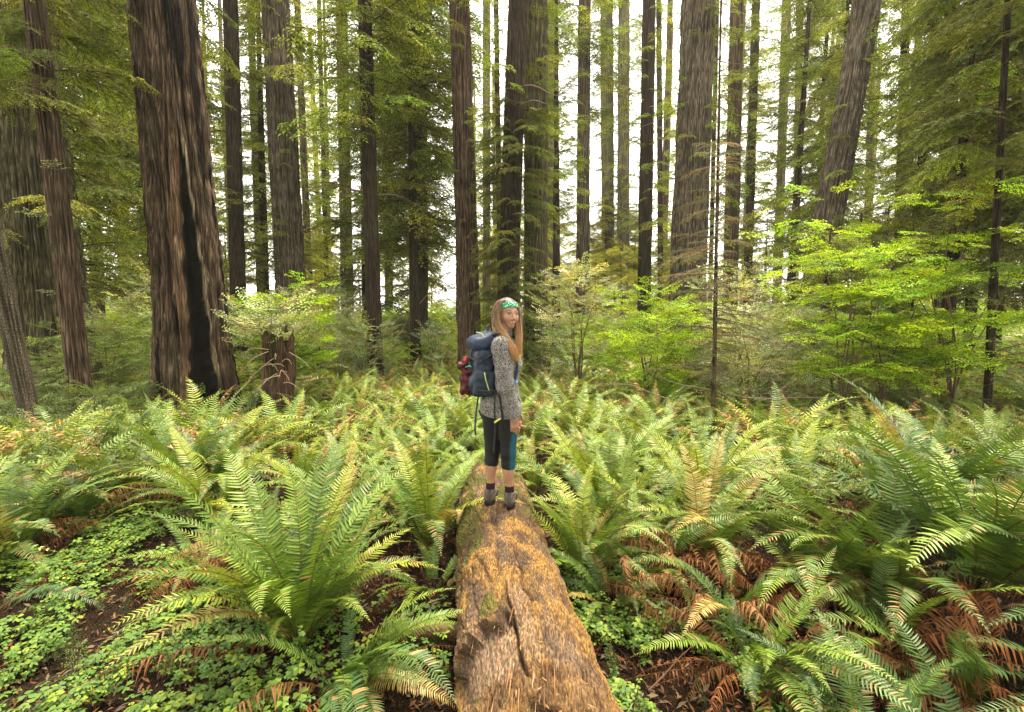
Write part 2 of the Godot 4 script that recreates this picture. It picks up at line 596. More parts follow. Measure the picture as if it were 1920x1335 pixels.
func twig(s: Shape, at: Vector3, dir: Vector3, L: float, o: Dictionary, deep: int) -> void:
	var bl: float = o.blade
	var bw: float = o.blade_w
	var n := int(L / (bl * o.get("gap", 0.42))) + 2
	var side := dir.cross(Vector3.UP).normalized()
	var tone := rr(0, 1)
	var sag: float = o.get("sag", 0.35)
	var pts := PackedVector3Array()
	for i in 4:
		var t := i / 3.0
		pts.append(at + dir * L * t + Vector3(0, -sag * L * t * t, 0))
	s.tube(pts, PackedFloat32Array([0.005, 0.004, 0.003, 0.002]), 3, o.bark)
	for i in n:
		var t := (i + 0.6) / n
		var q := at + dir * L * t + Vector3(0, -sag * L * t * t, 0)
		var dn := Vector3(dir.x, dir.y - 2.0 * sag * t, dir.z).normalized()
		var sg := 1.0 if i % 2 == 0 else -1.0
		var l := bl * rr(0.7, 1.15) * (1.0 - 0.35 * t)
		var d := (side * sg * rr(0.6, 1.0) + dn * rr(0.4, 0.9) + Vector3(0, rr(-0.3, 0.22), 0)).normalized()
		if deep == 0 and o.get("fork", 0.0) > 0 and rng.randf() < o.fork and t < 0.8:
			twig(s, q, d, L * rr(0.3, 0.5), o, 1)
			continue
		var w := dn.cross(d).cross(d).normalized()
		w = (w + Vector3(rr(-0.5, 0.5), rr(-0.5, 0.5), rr(-0.5, 0.5))).normalized()
		var up := d.cross(w).normalized()
		var c: Color = o.col.lerp(o.col2, clampf(0.5 * tone + rr(0, 0.5), 0, 1))
		if t > 0.7:
			c = c.lerp(o.tip, 0.6 * rr(0, 1))
		var a := s.p(q, c)
		var b := s.p(q + d * l * 0.45 + w * bw * 0.5 - up * bw * 0.12, c)
		var e := s.p(q + d * l * 0.45 - w * bw * 0.5 - up * bw * 0.12, c)
		var f := s.p(q + d * l - Vector3(0, l * 0.12, 0), c)
		s.tri(a, b, f)
		s.tri(a, f, e)


func make_sprays() -> void:
	var bark := lin(0.09, 0.06, 0.035)
	for i in 3:
		SPRAY["redwood%d" % i] = spray_mesh({"seed": 100 + i, "twigs": 15, "droop": 0.28 + 0.1 * i, "width": 0.42, "blade": 0.085, "blade_w": 0.02, "bark": bark, "m": M.needles, "gap": 0.4, "fork": 0.16,
			"col": lin(0.112, 0.16, 0.0192), "col2": lin(0.24, 0.28, 0.0352), "tip": lin(0.416, 0.432, 0.064)})
		SPRAY["near%d" % i] = spray_mesh({"seed": 120 + i, "twigs": 22, "droop": 0.3 + 0.08 * i, "width": 0.4, "blade": 0.042, "blade_w": 0.012, "bark": bark, "m": M.needles, "gap": 0.36, "fork": 0.14,
			"col": lin(0.08, 0.128, 0.016), "col2": lin(0.176, 0.208, 0.0256), "tip": lin(0.32, 0.336, 0.056), "wood": 0.008})
		SPRAY["lime%d" % i] = spray_mesh({"seed": 140 + i, "twigs": 11, "droop": 0.12, "width": 0.5, "blade": 0.1, "blade_w": 0.05, "bark": bark, "m": M.leaves, "gap": 0.75, "sag": 0.08, "fork": 0.2,
			"col": lin(0.22, 0.36, 0.01), "col2": lin(0.36, 0.52, 0.02), "tip": lin(0.5, 0.62, 0.06), "wood": 0.007})
		SPRAY["pale%d" % i] = spray_mesh({"seed": 160 + i, "twigs": 10, "droop": 0.1, "rise": 0.3, "width": 0.42, "blade": 0.13, "blade_w": 0.045, "bark": lin(0.14, 0.11, 0.08), "m": M.leaves, "gap": 0.6, "sag": -0.1, "fork": 0.1,
			"col": lin(0.24, 0.29, 0.12), "col2": lin(0.44, 0.47, 0.26), "tip": lin(0.64, 0.64, 0.46), "wood": 0.008})
		SPRAY["dark%d" % i] = spray_mesh({"seed": 180 + i, "twigs": 12, "droop": 0.12, "rise": 0.2, "width": 0.45, "blade": 0.09, "blade_w": 0.036, "bark": bark, "m": M.leaves, "gap": 0.5, "sag": 0.05, "fork": 0.14,
			"col": lin(0.09, 0.145, 0.035), "col2": lin(0.17, 0.235, 0.06), "tip": lin(0.3, 0.35, 0.1), "wood": 0.008})
		SPRAY["dry%d" % i] = spray_mesh({"seed": 200 + i, "twigs": 14, "droop": 0.2, "width": 0.36, "blade": 0.05, "blade_w": 0.011, "bark": lin(0.2, 0.15, 0.1), "m": M.needles, "gap": 0.8, "sag": 0.3, "fork": 0.18,
			"col": lin(0.11, 0.11, 0.04), "col2": lin(0.19, 0.17, 0.08), "tip": lin(0.28, 0.25, 0.13), "wood": 0.012})


# Places of sprays round a trunk: from h0 to h1, n of them, of length l0..l1.
func crown(o: Dictionary, parent: Node3D, n: int, h0: float, h1: float, l0: float, l1: float, spray: String, tint: Color, lean_to = null, called := "crown", dip := 0.25) -> void:
	var places := []
	var cols := PackedColorArray()
	for i in n:
		var h := lerpf(h0, h1, (i + rng.randf()) / n)
		var az := rr(0, TAU)
		if lean_to != null:
			az = lean_to + rr(-1.1, 1.1)
		var r: float = lerpf(o.r0, o.r1, clampf(h / o.H, 0, 1)) * 0.8
		var L := rr(l0, l1)
		var dir := Vector3(cos(az), rr(-dip, 0.22), sin(az)).normalized()
		var x := Vector3.UP.cross(dir).normalized()
		var b := Basis(x, dir.cross(x), dir) * Basis(Vector3.BACK, rr(-0.35, 0.35))
		places.append(Transform3D(b.scaled_local(Vector3.ONE * L), trunk_at(o, h) + Vector3(cos(az), 0, sin(az)) * r))
		var k := rr(0.75, 1.2)
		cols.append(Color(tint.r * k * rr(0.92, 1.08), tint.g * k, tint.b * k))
	scatter(called, SPRAY[spray + str(rng.randi() % 3)], places, cols, parent)


func limb(s: Shape, at: Vector3, dir: Vector3, L: float, r: float, sag: float, col: Color, sides := 5) -> void:
	var pts := PackedVector3Array()
	var rad := PackedFloat32Array()
	var ph := rr(0, 6)
	for i in 7:
		var t := i / 6.0
		pts.append(at + dir * L * t + Vector3(0.05 * L * sin(t * 5.0 + ph), -sag * L * t * t + 0.03 * L * sin(t * 7.0 + ph), 0.05 * L * cos(t * 4.0 + ph)))
		rad.append(lerpf(r, r * 0.25, t))
	s.tube(pts, rad, sides, col)


func redwood(x: float, z: float, r0: float, lean: float, top: float, r1: float, look: String, label: String, opt := {}) -> Node3D:
	var H := top * 1.35
	var near := r0 / maxf(absf(z), 6.0)
	var segs := clampi(int(near * 5200), 16, 380)
	var o := {"H": H, "lean": Vector3(lean * 1.35, 0, opt.get("back", 0.0)), "r0": r0, "r1": lerpf(r0, r1, 1.3), "segs": segs, "rings": clampi(int(segs * 0.7), 18, 230), "flare": opt.get("flare", 0.35),
		"relief": clampf(r0 * 0.075, 0.006, 0.045), "look": look, "seed": rng.randi() % 97, "scar": opt.get("scar", false), "m": M.bark_scaly if opt.get("scaly", false) else M.bark if z > -22 else M.bark_far, "wave": opt.get("wave", 0.0)}
	var t := thing(opt.get("called", "redwood_tree"), Vector3(x, ground_y(x, z), z), label, opt.get("category", "tree"), opt.get("group", "redwoods standing beyond the fern bed"))
	put("trunk", trunk_mesh(o), t)
	var tint: Color = opt.get("tint", Color(1, 1, 1))
	for c in opt.get("crown", []):
		# n, h0, h1, l0, l1, spray, towards
		crown(o, t, c[0], c[1], minf(c[2], top * 1.12) if opt.get("called", "redwood_tree") == "redwood_tree" else c[2], c[3], c[4], c[5], tint, c[6] if c.size() > 6 else null)
	for b in opt.get("limbs", 0):
		var s := Shape.new()
		var az := rr(0, TAU)
		var h := rr(0.25, 0.95) * H
		limb(s, trunk_at(o, h) + Vector3(cos(az), 0, sin(az)) * lerpf(o.r0, o.r1, h / H) * 0.85, Vector3(cos(az), rr(-0.3, 0.1), sin(az)).normalized(), rr(0.35, 1.0) * clampf(r0 * 9.0, 0.5, 2.4), clampf(r0 * 0.12, 0.008, 0.03), 0.2, lin(0.1, 0.07, 0.045))
		put("branch", s.mesh(M.wood), t)
	return t


# One frond along +z from its crown, one metre long: a curved stalk and two rows of narrow pinnae.
func frond_into(s: Shape, xf: Transform3D, o: Dictionary) -> void:
	var e0: float = o.e0
	var e1: float = o.e1
	var pairs: int = o.pairs
	var fine: int = o.fine
	var L: float = o.get("L", 1.0)
	var wid: float = o.wid * L
	var bare: float = o.get("bare", 0.13)
	var curl: float = o.get("curl", 0.0)
	var dead: bool = o.get("dead", false)
	var sway: float = rr(-0.5, 0.5) * o.get("sway", 0.6)
	var c0: Color = o.c0
	var c1: Color = o.c1
	var steps := 24 if fine > 1 else 14
	var pts := PackedVector3Array()
	var tan_ := PackedVector3Array()
	var pos := Vector3.ZERO
	for i in steps + 1:
		var t := float(i) / steps
		var el := lerpf(e0, e1, pow(t, 1.35))
		var az := sway * t * t
		var d := Vector3(sin(az) * cos(el), sin(el), cos(az) * cos(el))
		pts.append(pos)
		tan_.append(d)
		pos += d * L / steps
	var stalk := PackedVector3Array()
	var rad := PackedFloat32Array()
	for i in range(0, steps + 1, 2):
		stalk.append(xf * pts[i])
		rad.append(lerpf(0.0042, 0.0012, float(i) / steps) * (1.0 if fine > 0 else 1.3))
	var sc: Color = o.get("stalk", lin(0.14, 0.13, 0.04))
	s.tube(stalk, rad, 3, lin(0.075, 0.05, 0.02) if not dead else c0, sc)
	var roll := rr(-0.25, 0.25)
	for i in pairs:
		var t := bare + (1.0 - bare) * (i + 0.5) / pairs
		var u := (t - bare) / (1.0 - bare)
		var fi := t * steps
		var k := mini(int(fi), steps - 1)
		var at := pts[k].lerp(pts[k + 1], fi - k)
		var T := tan_[k].lerp(tan_[k + 1], fi - k).normalized()
		var X := T.cross(Vector3.UP).normalized()
		var N := X.cross(T).normalized()
		X = X.rotated(T, roll * u)
		N = N.rotated(T, roll * u)
		var l := wid * (0.62 + 0.38 * smoothstep(0.0, 0.3, u)) * (1.0 - pow(u, 2.4) * 0.97)
		var w: float = o.pw * L * (0.8 + 0.2 * (1.0 - u)) * clampf(l / wid + 0.25, 0.3, 1.0)
		var sweep := lerpf(0.12, 0.75, u * u)
		for sg: float in [-1.0, 1.0]:
			if o.get("ragged", 0.0) > 0 and rng.randf() < o.ragged:
				continue
			var ll := l * rr(0.9, 1.06)
			var sw := sweep + rr(-0.08, 0.08)
			var D := X * sg * cos(sw) + T * sin(sw)
			var W := T * cos(sw) - X * sg * sin(sw)
			var lift: float = rr(-0.12, 0.18) + o.get("vee", 0.15)
			D = (D + N * lift).normalized()
			var tw := rr(-0.3, 0.3) + sg * 0.12
			var Wn := (W + N * tw).normalized()
			var dr: float = o.droop * rr(0.6, 1.4)
			var c := c0.lerp(c1, clampf(u * 0.55 + rr(-0.1, 0.45), 0, 1))
			if o.get("scorch", 0.0) > 0 and rng.randf() < o.scorch * u:
				c = lin(0.3, 0.19, 0.07)
			if dead:
				dr *= 2.0
				Wn = (W + N * rr(-1.8, 1.8)).normalized()
				D = (D + N * rr(-1.4, 0.3) + T * rr(-0.5, 0.8)).normalized()
			var q := [0.0, 0.3, 0.66]
			if fine == 0:
				var a := s.p(xf * at, c)
				var m1 := s.p(xf * (at + D * ll * 0.35 + Wn * w * 0.55 - N * dr * ll * 0.12), c)
				var m2 := s.p(xf * (at + D * ll * 0.35 - Wn * w * 0.55 - N * dr * ll * 0.12), c)
				var e := s.p(xf * (at + D * ll - N * dr * ll + T * ll * 0.12), c)
				if sg > 0:
					s.tri(a, m1, e)
					s.tri(a, e, m2)
				else:
					s.tri(a, e, m1)
					s.tri(a, m2, e)
				continue
			var rows := 3 if fine > 1 else 2
			var first := s.v.size()
			for r in rows:
				var uu: float = q[r] if fine > 1 else r * 0.45
				var cen := at + D * ll * uu - N * dr * ll * uu * uu + T * ll * 0.14 * uu * uu
				var hw: float = w * ([0.42, 0.55, 0.4][r] if fine > 1 else [0.45, 0.52][r])
				s.p(xf * (cen + Wn * hw), c)
				if fine > 1:
					s.p(xf * (cen - N * hw * 0.28), c)
				s.p(xf * (cen - Wn * hw), c)
			var tip := s.p(xf * (at + D * ll - N * dr * ll + T * ll * 0.14), c)
			var per := 3 if fine > 1 else 2
			for r in rows - 1:
				for m in per - 1:
					var a := first + r * per + m
					if sg > 0:
						s.quad(a, a + per, a + 1, a + per + 1)
					else:
						s.quad(a, a + 1, a + per, a + per + 1)
			for m in per - 1:
				var a := first + (rows - 1) * per + m
				if sg > 0:
					s.tri(a, tip, a + 1)
				else:
					s.tri(a, a + 1, tip)


func green(kind: int) -> Array:
	return [[lin(0.1, 0.16, 0.017), lin(0.2, 0.272, 0.038)],        # fresh green
		[lin(0.06, 0.112, 0.018), lin(0.125, 0.19, 0.035)],             # ripe green
		[lin(0.038, 0.08, 0.02), lin(0.08, 0.135, 0.04)],                # old blue green
		[lin(0.16, 0.2, 0.015), lin(0.3, 0.335, 0.04)],
		[lin(0.24, 0.18, 0.035), lin(0.42, 0.3, 0.09)]][kind]          # new lime


func make_fronds() -> void:
	rng.seed = 500
	for kind in 5:
		var g := green(kind)
		for i in 5:
			var s := Shape.new()
			frond_into(s, Transform3D(), {"e0": [1.3, 1.15, 1.0, 1.25, 0.8][i], "e1": [0.15, -0.35, -0.6, 0.7, -0.5][i], "pairs": 52, "fine": 2, "wid": 0.098, "pw": 0.0118, "droop": 0.12 + 0.04 * i, "c0": g[0], "c1": g[1],
				"scorch": [0.05, 0.1, 0.3, 0.0, 0.2][i] if kind > 0 else 0.06, "ragged": 0.05})
			FROND["%d_%d" % [kind, i]] = s.mesh(M.fern)
	for i in 3:
		var s := Shape.new()
		frond_into(s, Transform3D(), {"e0": [0.7, 0.45, 0.95][i], "e1": [-0.9, -0.3, -1.3][i], "pairs": 38, "fine": 2, "wid": 0.07, "pw": 0.012, "droop": 0.7, "dead": true, "ragged": 0.12,
			"c0": [lin(0.15, 0.053, 0.02), lin(0.115, 0.05, 0.023), lin(0.2, 0.09, 0.037)][i], "c1": [lin(0.25, 0.1, 0.036), lin(0.2, 0.088, 0.04), lin(0.34, 0.18, 0.075)][i], "stalk": lin(0.16, 0.07, 0.03)})
		FROND["dead_%d" % i] = s.mesh(M.dead)
	var c := Shape.new()
	var pts := PackedVector3Array()
	var rad := PackedFloat32Array()
	for i in 26:
		var t := i / 25.0
		if t < 0.6:
			pts.append(Vector3(0, t / 0.6 * 0.42, 0.06 * t))
		else:
			var a := (t - 0.6) / 0.4 * 8.0
			var r := 0.036 * (1.0 - (t - 0.6) / 0.4 * 0.75)
			pts.append(Vector3(0, 0.42, 0.036 + 0.036) + Vector3(0, sin(a) * r, -cos(a) * r))
		rad.append(lerpf(0.006, 0.0045, t))
	c.tube(pts, rad, 5, lin(0.13, 0.15, 0.03), lin(0.24, 0.2, 0.07))
	FROND["fiddle"] = c.mesh(M.fern)


func fern_plant(x: float, z: float, scale: float, n: int, label: String, group: String, mix: Array, o := {}) -> Node3D:
	var t := thing("sword_fern", Vector3(x, ground_y(x, z), z), label, "fern", group)
	var az := rr(0, TAU)
	n = int(n * 1.55)
	for i in n:
		var u := (i + 0.5) / n
		az += 2.4 + rr(-0.35, 0.35)
		var a := az
		if o.has("to"):
			a = o.to + rr(-0.95, 0.95) if rng.randf() < o.get("share", 0.7) else az
		var kind: int = mix[rng.randi() % mix.size()] if rng.randf() > 0.05 else 4
		var form: int = o.get("forms", [3, 0, 0, 1, 1, 2, 2])[clampi(int(u * 7.0 + rr(-0.8, 0.8)), 0, 6)]
		var L := scale * (rr(0.8, 1.12) if rng.randf() < 0.75 else rr(0.5, 0.8)) * (0.85 + 0.2 * sin(u * PI))
		var f := put("frond", FROND["%d_%d" % [kind, form]], t)
		f.transform = Transform3D((Basis(Vector3.UP, a) * Basis(Vector3.RIGHT, rr(-0.18, 0.12) + o.get("pitch", 0.0)) * Basis(Vector3.BACK, rr(-0.3, 0.3))).scaled_local(Vector3(L * rr(0.9, 1.1), L, L)), Vector3(sin(a), 0, cos(a)) * 0.05 + Vector3(0, rr(0, 0.06), 0))
	for i in o.get("dead", 2):
		var a: float = rr(0, TAU) if not o.has("dead_to") else o.dead_to + rr(-0.9, 0.9)
		var L := scale * rr(0.65, 1.0)
		var f := put("frond", FROND["dead_%d" % (rng.randi() % 3)], t)
		f.set_meta("label", "withered brown frond")
		f.transform = Transform3D((Basis(Vector3.UP, a) * Basis(Vector3.RIGHT, rr(-0.1, 0.3) - o.get("dead_up", 0.0)) * Basis(Vector3.BACK, rr(-0.5, 0.5))).scaled_local(Vector3.ONE * L), Vector3(sin(a), 0.3, cos(a)) * 0.06)
	for i in o.get("fiddle", 0):
		var f := put("fiddlehead", FROND.fiddle, t)
		f.set_meta("label", "young frond still rolled up")
		f.transform = Transform3D(Basis(Vector3.UP, rr(0, TAU)).scaled_local(Vector3.ONE * rr(0.6, 1.1)), Vector3(rr(-0.1, 0.1), 0, rr(-0.1, 0.1)))
	return t


func fern_mesh(sd: int, fine: int, n: int, mix: Array) -> ArrayMesh:
	rng.seed = sd
	var s := Shape.new()
	var az := 0.0
	for i in n:
		var u := (i + 0.5) / n
		az += 2.4 + rr(-0.4, 0.4)
		var g := green(mix[rng.randi() % mix.size()])
		var L := rr(0.6, 1.15)
		var dead := rng.randf() < 0.12
		frond_into(s, Transform3D((Basis(Vector3.UP, az) * Basis(Vector3.BACK, rr(-0.35, 0.35))), Vector3(sin(az), 0, cos(az)) * 0.05),
			{"e0": lerpf(1.45, 0.75, u) + rr(-0.12, 0.12), "e1": lerpf(0.3, -0.9, u) + rr(-0.25, 0.25), "pairs": 30 if fine > 0 else 22, "fine": fine, "wid": 0.095, "pw": 0.0165 if fine > 0 else 0.034, "droop": rr(0.1, 0.3), "L": L,
			"c0": g[0] if not dead else lin(0.24, 0.11, 0.04), "c1": g[1] if not dead else lin(0.4, 0.24, 0.09), "dead": dead, "scorch": 0.06})
	return s.mesh(M.fern)


func open_ground(x: float, z: float) -> bool:      # where no field fern may stand
	if z > -6.2 and absf(x - log_x(z)) < 0.55:
		return true
	if x < -1.5 and x > -4.3 and z > -4.3:          # sorrel at the left
		return true
	if x > 0.2 and x < 1.6 and z > -3.6:            # sorrel at the right
		return true
	if x < 0.2 and x > -2.6 and z > -3.3:
		return true
	if x > 1.5 and z > -3.9 and x < 4.5:
		return true
	if Vector2(x + 6.29, z + 9.6).length() < 1.15 or Vector2(x + 4.25, z + 8.6).length() < 0.5:
		return true
	if Vector2(x + 7.89, z + 8.8).length() < 0.5 or Vector2(x + 7.2, z + 7.2).length() < 0.5:
		return true
	return z > -1.9


func make_ferns() -> void:
	make_fronds()
	rng.seed = 77
	var near := "near ferns at the log"
	fern_plant(-1.38, -3.0, 1.42, 36, "tall bright green sword fern with upright fronds fanned out left of the log", near, [0, 0, 1, 1, 3], {"forms": [3, 3, 0, 0, 1, 1, 2], "dead": 4, "fiddle": 3})
	fern_plant(-0.98, -2.62, 0.95, 14, "sword fern whose fronds reach right over the log's left edge", near, [1, 1, 2, 0], {"to": 1.3, "share": 0.75, "dead": 3, "pitch": 0.25})
	fern_plant(-1.0, -1.62, 0.75, 11, "dark glossy sword fern at the picture's lower edge left of the log", near, [2, 1, 2], {"pitch": 0.55, "dead": 1, "to": 0.6, "share": 0.5})
	fern_plant(-1.75, -1.75, 0.8, 9, "low dark sword fern in the bottom left beside the yellow green sorrel", near, [2, 1], {"pitch": 0.5, "dead": 1, "fiddle": 2})
	fern_plant(-5.35, -4.5, 1.6, 15, "large old sword fern at the left edge with long level fronds over the sorrel", near, [2, 1, 1], {"to": 1.35, "share": 0.8, "dead": 4, "dead_to": 1.2, "pitch": 0.22})
	fern_plant(-5.1, -5.9, 1.3, 15, "old sword fern at the left edge with its tips bleached straw brown", near, [2, 1, 1], {"to": 1.5, "share": 0.5, "dead": 3})
	fern_plant(3.35, -3.35, 1.75, 20, "huge arching sword fern right of the log with long fronds bending left", near, [1, 1, 2, 0], {"to": -1.2, "share": 0.6, "dead": 6, "dead_to": -1.5})
	fern_plant(4.2, -4.7, 1.65, 20, "huge sword fern at the right edge behind the arching one", near, [1, 2, 1, 0], {"to": -0.9, "share": 0.5, "dead": 4})
	fern_plant(2.55, -2.55, 1.2, 10, "drooping sword fern low at the right with many withered brown fronds", near, [1, 2, 1], {"to": -1.3, "share": 0.8, "dead": 12, "dead_to": -1.5, "pitch": 0.3})
	fern_plant(3.1, -2.2, 1.25, 13, "dark sword fern in the lower right corner hanging over dead fronds", near, [2, 2, 1], {"to": -0.6, "share": 0.5, "dead": 8, "dead_to": -1.2, "pitch": 0.25})
	fern_plant(1.55, -3.9, 1.1, 12, "sword fern right of the log with a curtain of rust brown fronds", near, [1, 0], {"dead": 13, "dead_to": -0.6, "dead_up": 0.35})
	fern_plant(1.0, -5.2, 1.25, 18, "upright light green sword fern right of the walker", near, [0, 3, 0, 1], {"dead": 3})
	fern_plant(0.62, -4.35, 0.85, 11, "small sword fern touching the log's right side near the walker's boots", near, [1, 0, 2], {"to": 0.4, "share": 0.5, "dead": 3, "pitch": 0.15})
	fern_plant(2.05, -5.0, 1.35, 17, "broad sword fern behind the rust brown fronds", near, [0, 1, 3], {"dead": 3})
	fern_plant(-0.95, -4.75, 0.95, 15, "low sword fern left of the walker's boots", near, [0, 1, 1], {"dead": 3, "pitch": 0.1})
	fern_plant(-1.75, -4.7, 1.05, 17, "sword fern behind the tall fanned one, mixed with brown fronds", near, [0, 1, 0], {"dead": 4})
	fern_plant(-2.9, -4.6, 1.1, 17, "yellow green sword fern behind the oxalis patch", near, [0, 1, 3], {"dead": 2, "fiddle": 2})
	fern_plant(1.75, -2.2, 0.85, 9, "low dark sword fern at the lower right between sorrel and dead fronds", near, [2, 1], {"dead": 9, "dead_to": -0.9, "pitch": 0.3})
	fern_plant(2.35, -3.55, 1.3, 15, "sword fern with olive fronds before the huge arching one", near, [1, 0, 1], {"to": -1.2, "share": 0.6, "dead": 7, "dead_to": -1.2, "pitch": 0.1})
	fern_plant(3.7, -2.75, 1.35, 18, "dark sword fern at the right edge low under the huge arching one", near, [2, 1, 2], {"to": -0.9, "share": 0.6, "dead": 5, "pitch": 0.15})
	fern_plant(4.9, -3.7, 1.6, 16, "tall dark sword fern cut by the right edge", near, [2, 1], {"to": -1.0, "share": 0.6, "dead": 3})
	fern_plant(-2.45, -3.75, 0.75, 8, "small sword fern behind a heap of brown fronds at the sorrel's edge", near, [1, 0], {"dead": 10, "dead_to": -0.6, "pitch": 0.2})
	fern_plant(-3.75, -3.3, 0.8, 7, "low dull green sword fern lying in the sorrel at the left", near, [2, 2, 1], {"dead": 2, "pitch": 0.55})
	fern_plant(-0.6, -3.55, 0.6, 8, "little sword fern against the log's left flank", near, [1, 0], {"dead": 3, "pitch": 0.2})
	fern_plant(0.75, -3.35, 0.65, 8, "little sword fern against the log's right flank", near, [1, 2], {"dead": 5, "pitch": 0.2})
	fern_plant(-0.35, -5.5, 1.0, 14, "sword fern at the log's far end left behind the walker", near, [0, 1, 0], {"dead": 2})
	fern_plant(0.25, -5.6, 1.05, 15, "sword fern at the log's far end right behind the walker", near, [0, 0, 3], {"dead": 2})
	fern_plant(1.45, -2.75, 0.95, 11, "half dead sword fern between the bright sorrel and the huge arching fern", near, [1, 2, 0], {"to": -0.4, "share": 0.5, "dead": 12, "pitch": 0.15})
	fern_plant(2.1, -1.95, 0.95, 12, "dark sword fern at the lower edge right of the sorrel", near, [2, 1], {"to": -0.9, "share": 0.6, "dead": 10, "dead_to": -1.0, "pitch": 0.25})
	fern_plant(2.75, -3.3, 1.5, 14, "sword fern leaning left over the rust brown fronds", near, [1, 1, 0], {"to": -1.3, "share": 0.8, "dead": 6, "dead_to": -1.4, "pitch": 0.05})
	fern_plant(1.3, -4.35, 1.05, 13, "sword fern between the small one at the log and the rust brown curtain", near, [1, 0, 3], {"dead": 6})
	fern_plant(-3.3, -5.1, 1.15, 14, "sword fern at the back edge of the sorrel carpet", near, [1, 0, 2], {"dead": 3})
	fern_plant(-4.3, -4.7, 1.1, 13, "dull sword fern behind the sorrel carpet near the left edge", near, [2, 1], {"dead": 4, "pitch": 0.1})
	for a in [[1.05, -3.75, 1.0, 14, "withered fern heap hanging beside the log behind the bright sorrel"], [1.5, -3.2, 1.0, 13, "withered fern heap in front of the rust brown curtain"], [2.35, -2.95, 1.2, 14, "withered fern heap under the huge arching fern"], [-2.15, -4.0, 0.95, 12, "withered fern heap behind the tall fanned fern"], [-4.6, -4.2, 1.1, 9, "withered fern heap under the level fronds at the left"], [1.6, -5.6, 1.1, 9, "withered fern standing behind the light green one right of the walker"]]:
		fern_plant(a[0], a[1], a[2], 4, a[4], "withered ferns", [1, 0], {"dead": a[3], "pitch": -0.05, "dead_up": 0.4})
	# the field
	var spots := []
	var z := -3.6
	while z > -42.0:
		var step := 0.74 if z > -9.0 else 0.82 if z > -16.0 else 1.2
		var wide := 1.12 if z < -26.0 else 1.7
		var x := -wide * -z - 1.5
		while x < wide * -z + 1.5:
			var q := Vector2(x + rr(-0.4, 0.4) * step, z + rr(-0.4, 0.4) * step)
			var heroes_near := q.distance_to(Vector2(-1.55, -3.1)) < 0.8 or q.distance_to(Vector2(1.0, -5.2)) < 0.7 or q.distance_to(Vector2(3.35, -3.35)) < 0.9 or q.distance_to(Vector2(2.05, -5.0)) < 0.7 or q.distance_to(Vector2(-1.75, -4.7)) < 0.7 or q.distance_to(Vector2(-2.9, -4.6)) < 0.7 or q.distance_to(Vector2(4.2, -4.7)) < 0.8
			var thin := clampf((-q.y - 24.0) / 26.0, 0.0, 0.7)
			if not open_ground(q.x, q.y) and not heroes_near and rng.randf() > thin:
				spots.append(q)
			x += step
		z -= step
	spots.sort_custom(func(a, b): return a.length() + (60.0 if absf(a.x) > -1.12 * a.y + 0.5 else 0.0) < b.length() + (60.0 if absf(b.x) > -1.12 * b.y + 0.5 else 0.0))
	var middle := []
	for i in 8:
		middle.append(fern_mesh(900 + i, 1, 26, [[0, 3, 1], [0, 0, 3], [1, 0, 0], [3, 3, 0], [0, 1, 2], [0, 3, 3], [1, 1, 0], [0, 3, 0]][i]))
	var far := fern_mesh(950, 0, 22, [0, 3, 0, 1])
	rng.seed = 78
	var places := []
	var cols := PackedColorArray()
	for i in spots.size():
		var q: Vector2 = spots[i]
		var d := q.length()
		var big := rr(0.8, 1.15) * (1.05 if d < 9.0 else 0.95)
		if absf(q.x) > 3.0 and d < 9:
			big *= 1.12
		var where := "left of the walker" if q.x < log_x(q.y) else "right of the walker"
		if d < 6.6 and i < 290:
			fern_plant(q.x, q.y, big * 1.05, 15, "green leafy sword fern nearest the walker in the bed before %s" % zone(q.x, q.y), "nearest bed ferns before %s" % zone(q.x, q.y), [0, 1, 0, 3] if absf(q.x) < 3.2 else [1, 2, 0, 1], {"dead": 2, "fiddle": int(rr(0, 1.6))})
		elif i < 290:
			var o := put("sword_fern", middle[rng.randi() % 8])
			o.transform = Transform3D(Basis(Vector3.UP, rr(0, TAU)).scaled_local(Vector3(1, rr(0.85, 1.1), 1) * big * 1.1), Vector3(q.x, ground_y(q.x, q.y), q.y))
			var row := "front" if d < 9.0 else "middle" if d < 12.0 else "back"
			tag(o, "yellow green sword fern in the %s rows before %s" % [row, zone(q.x, q.y)], "fern", "%s row ferns before %s" % [row, zone(q.x, q.y)])
		else:
			places.append(Transform3D(Basis(Vector3.UP, rr(0, TAU)).scaled_local(Vector3(1, rr(0.8, 1.1), 1) * big * 1.05), Vector3(q.x, ground_y(q.x, q.y), q.y)))
			var k := rr(0.85, 1.35)
			cols.append(Color(k * rr(0.95, 1.2), k, k * 0.9))
	var bed := scatter("fern_bed", far, places, cols)
	tag(bed, "far ferns covering the ground between the trunks", "ferns")


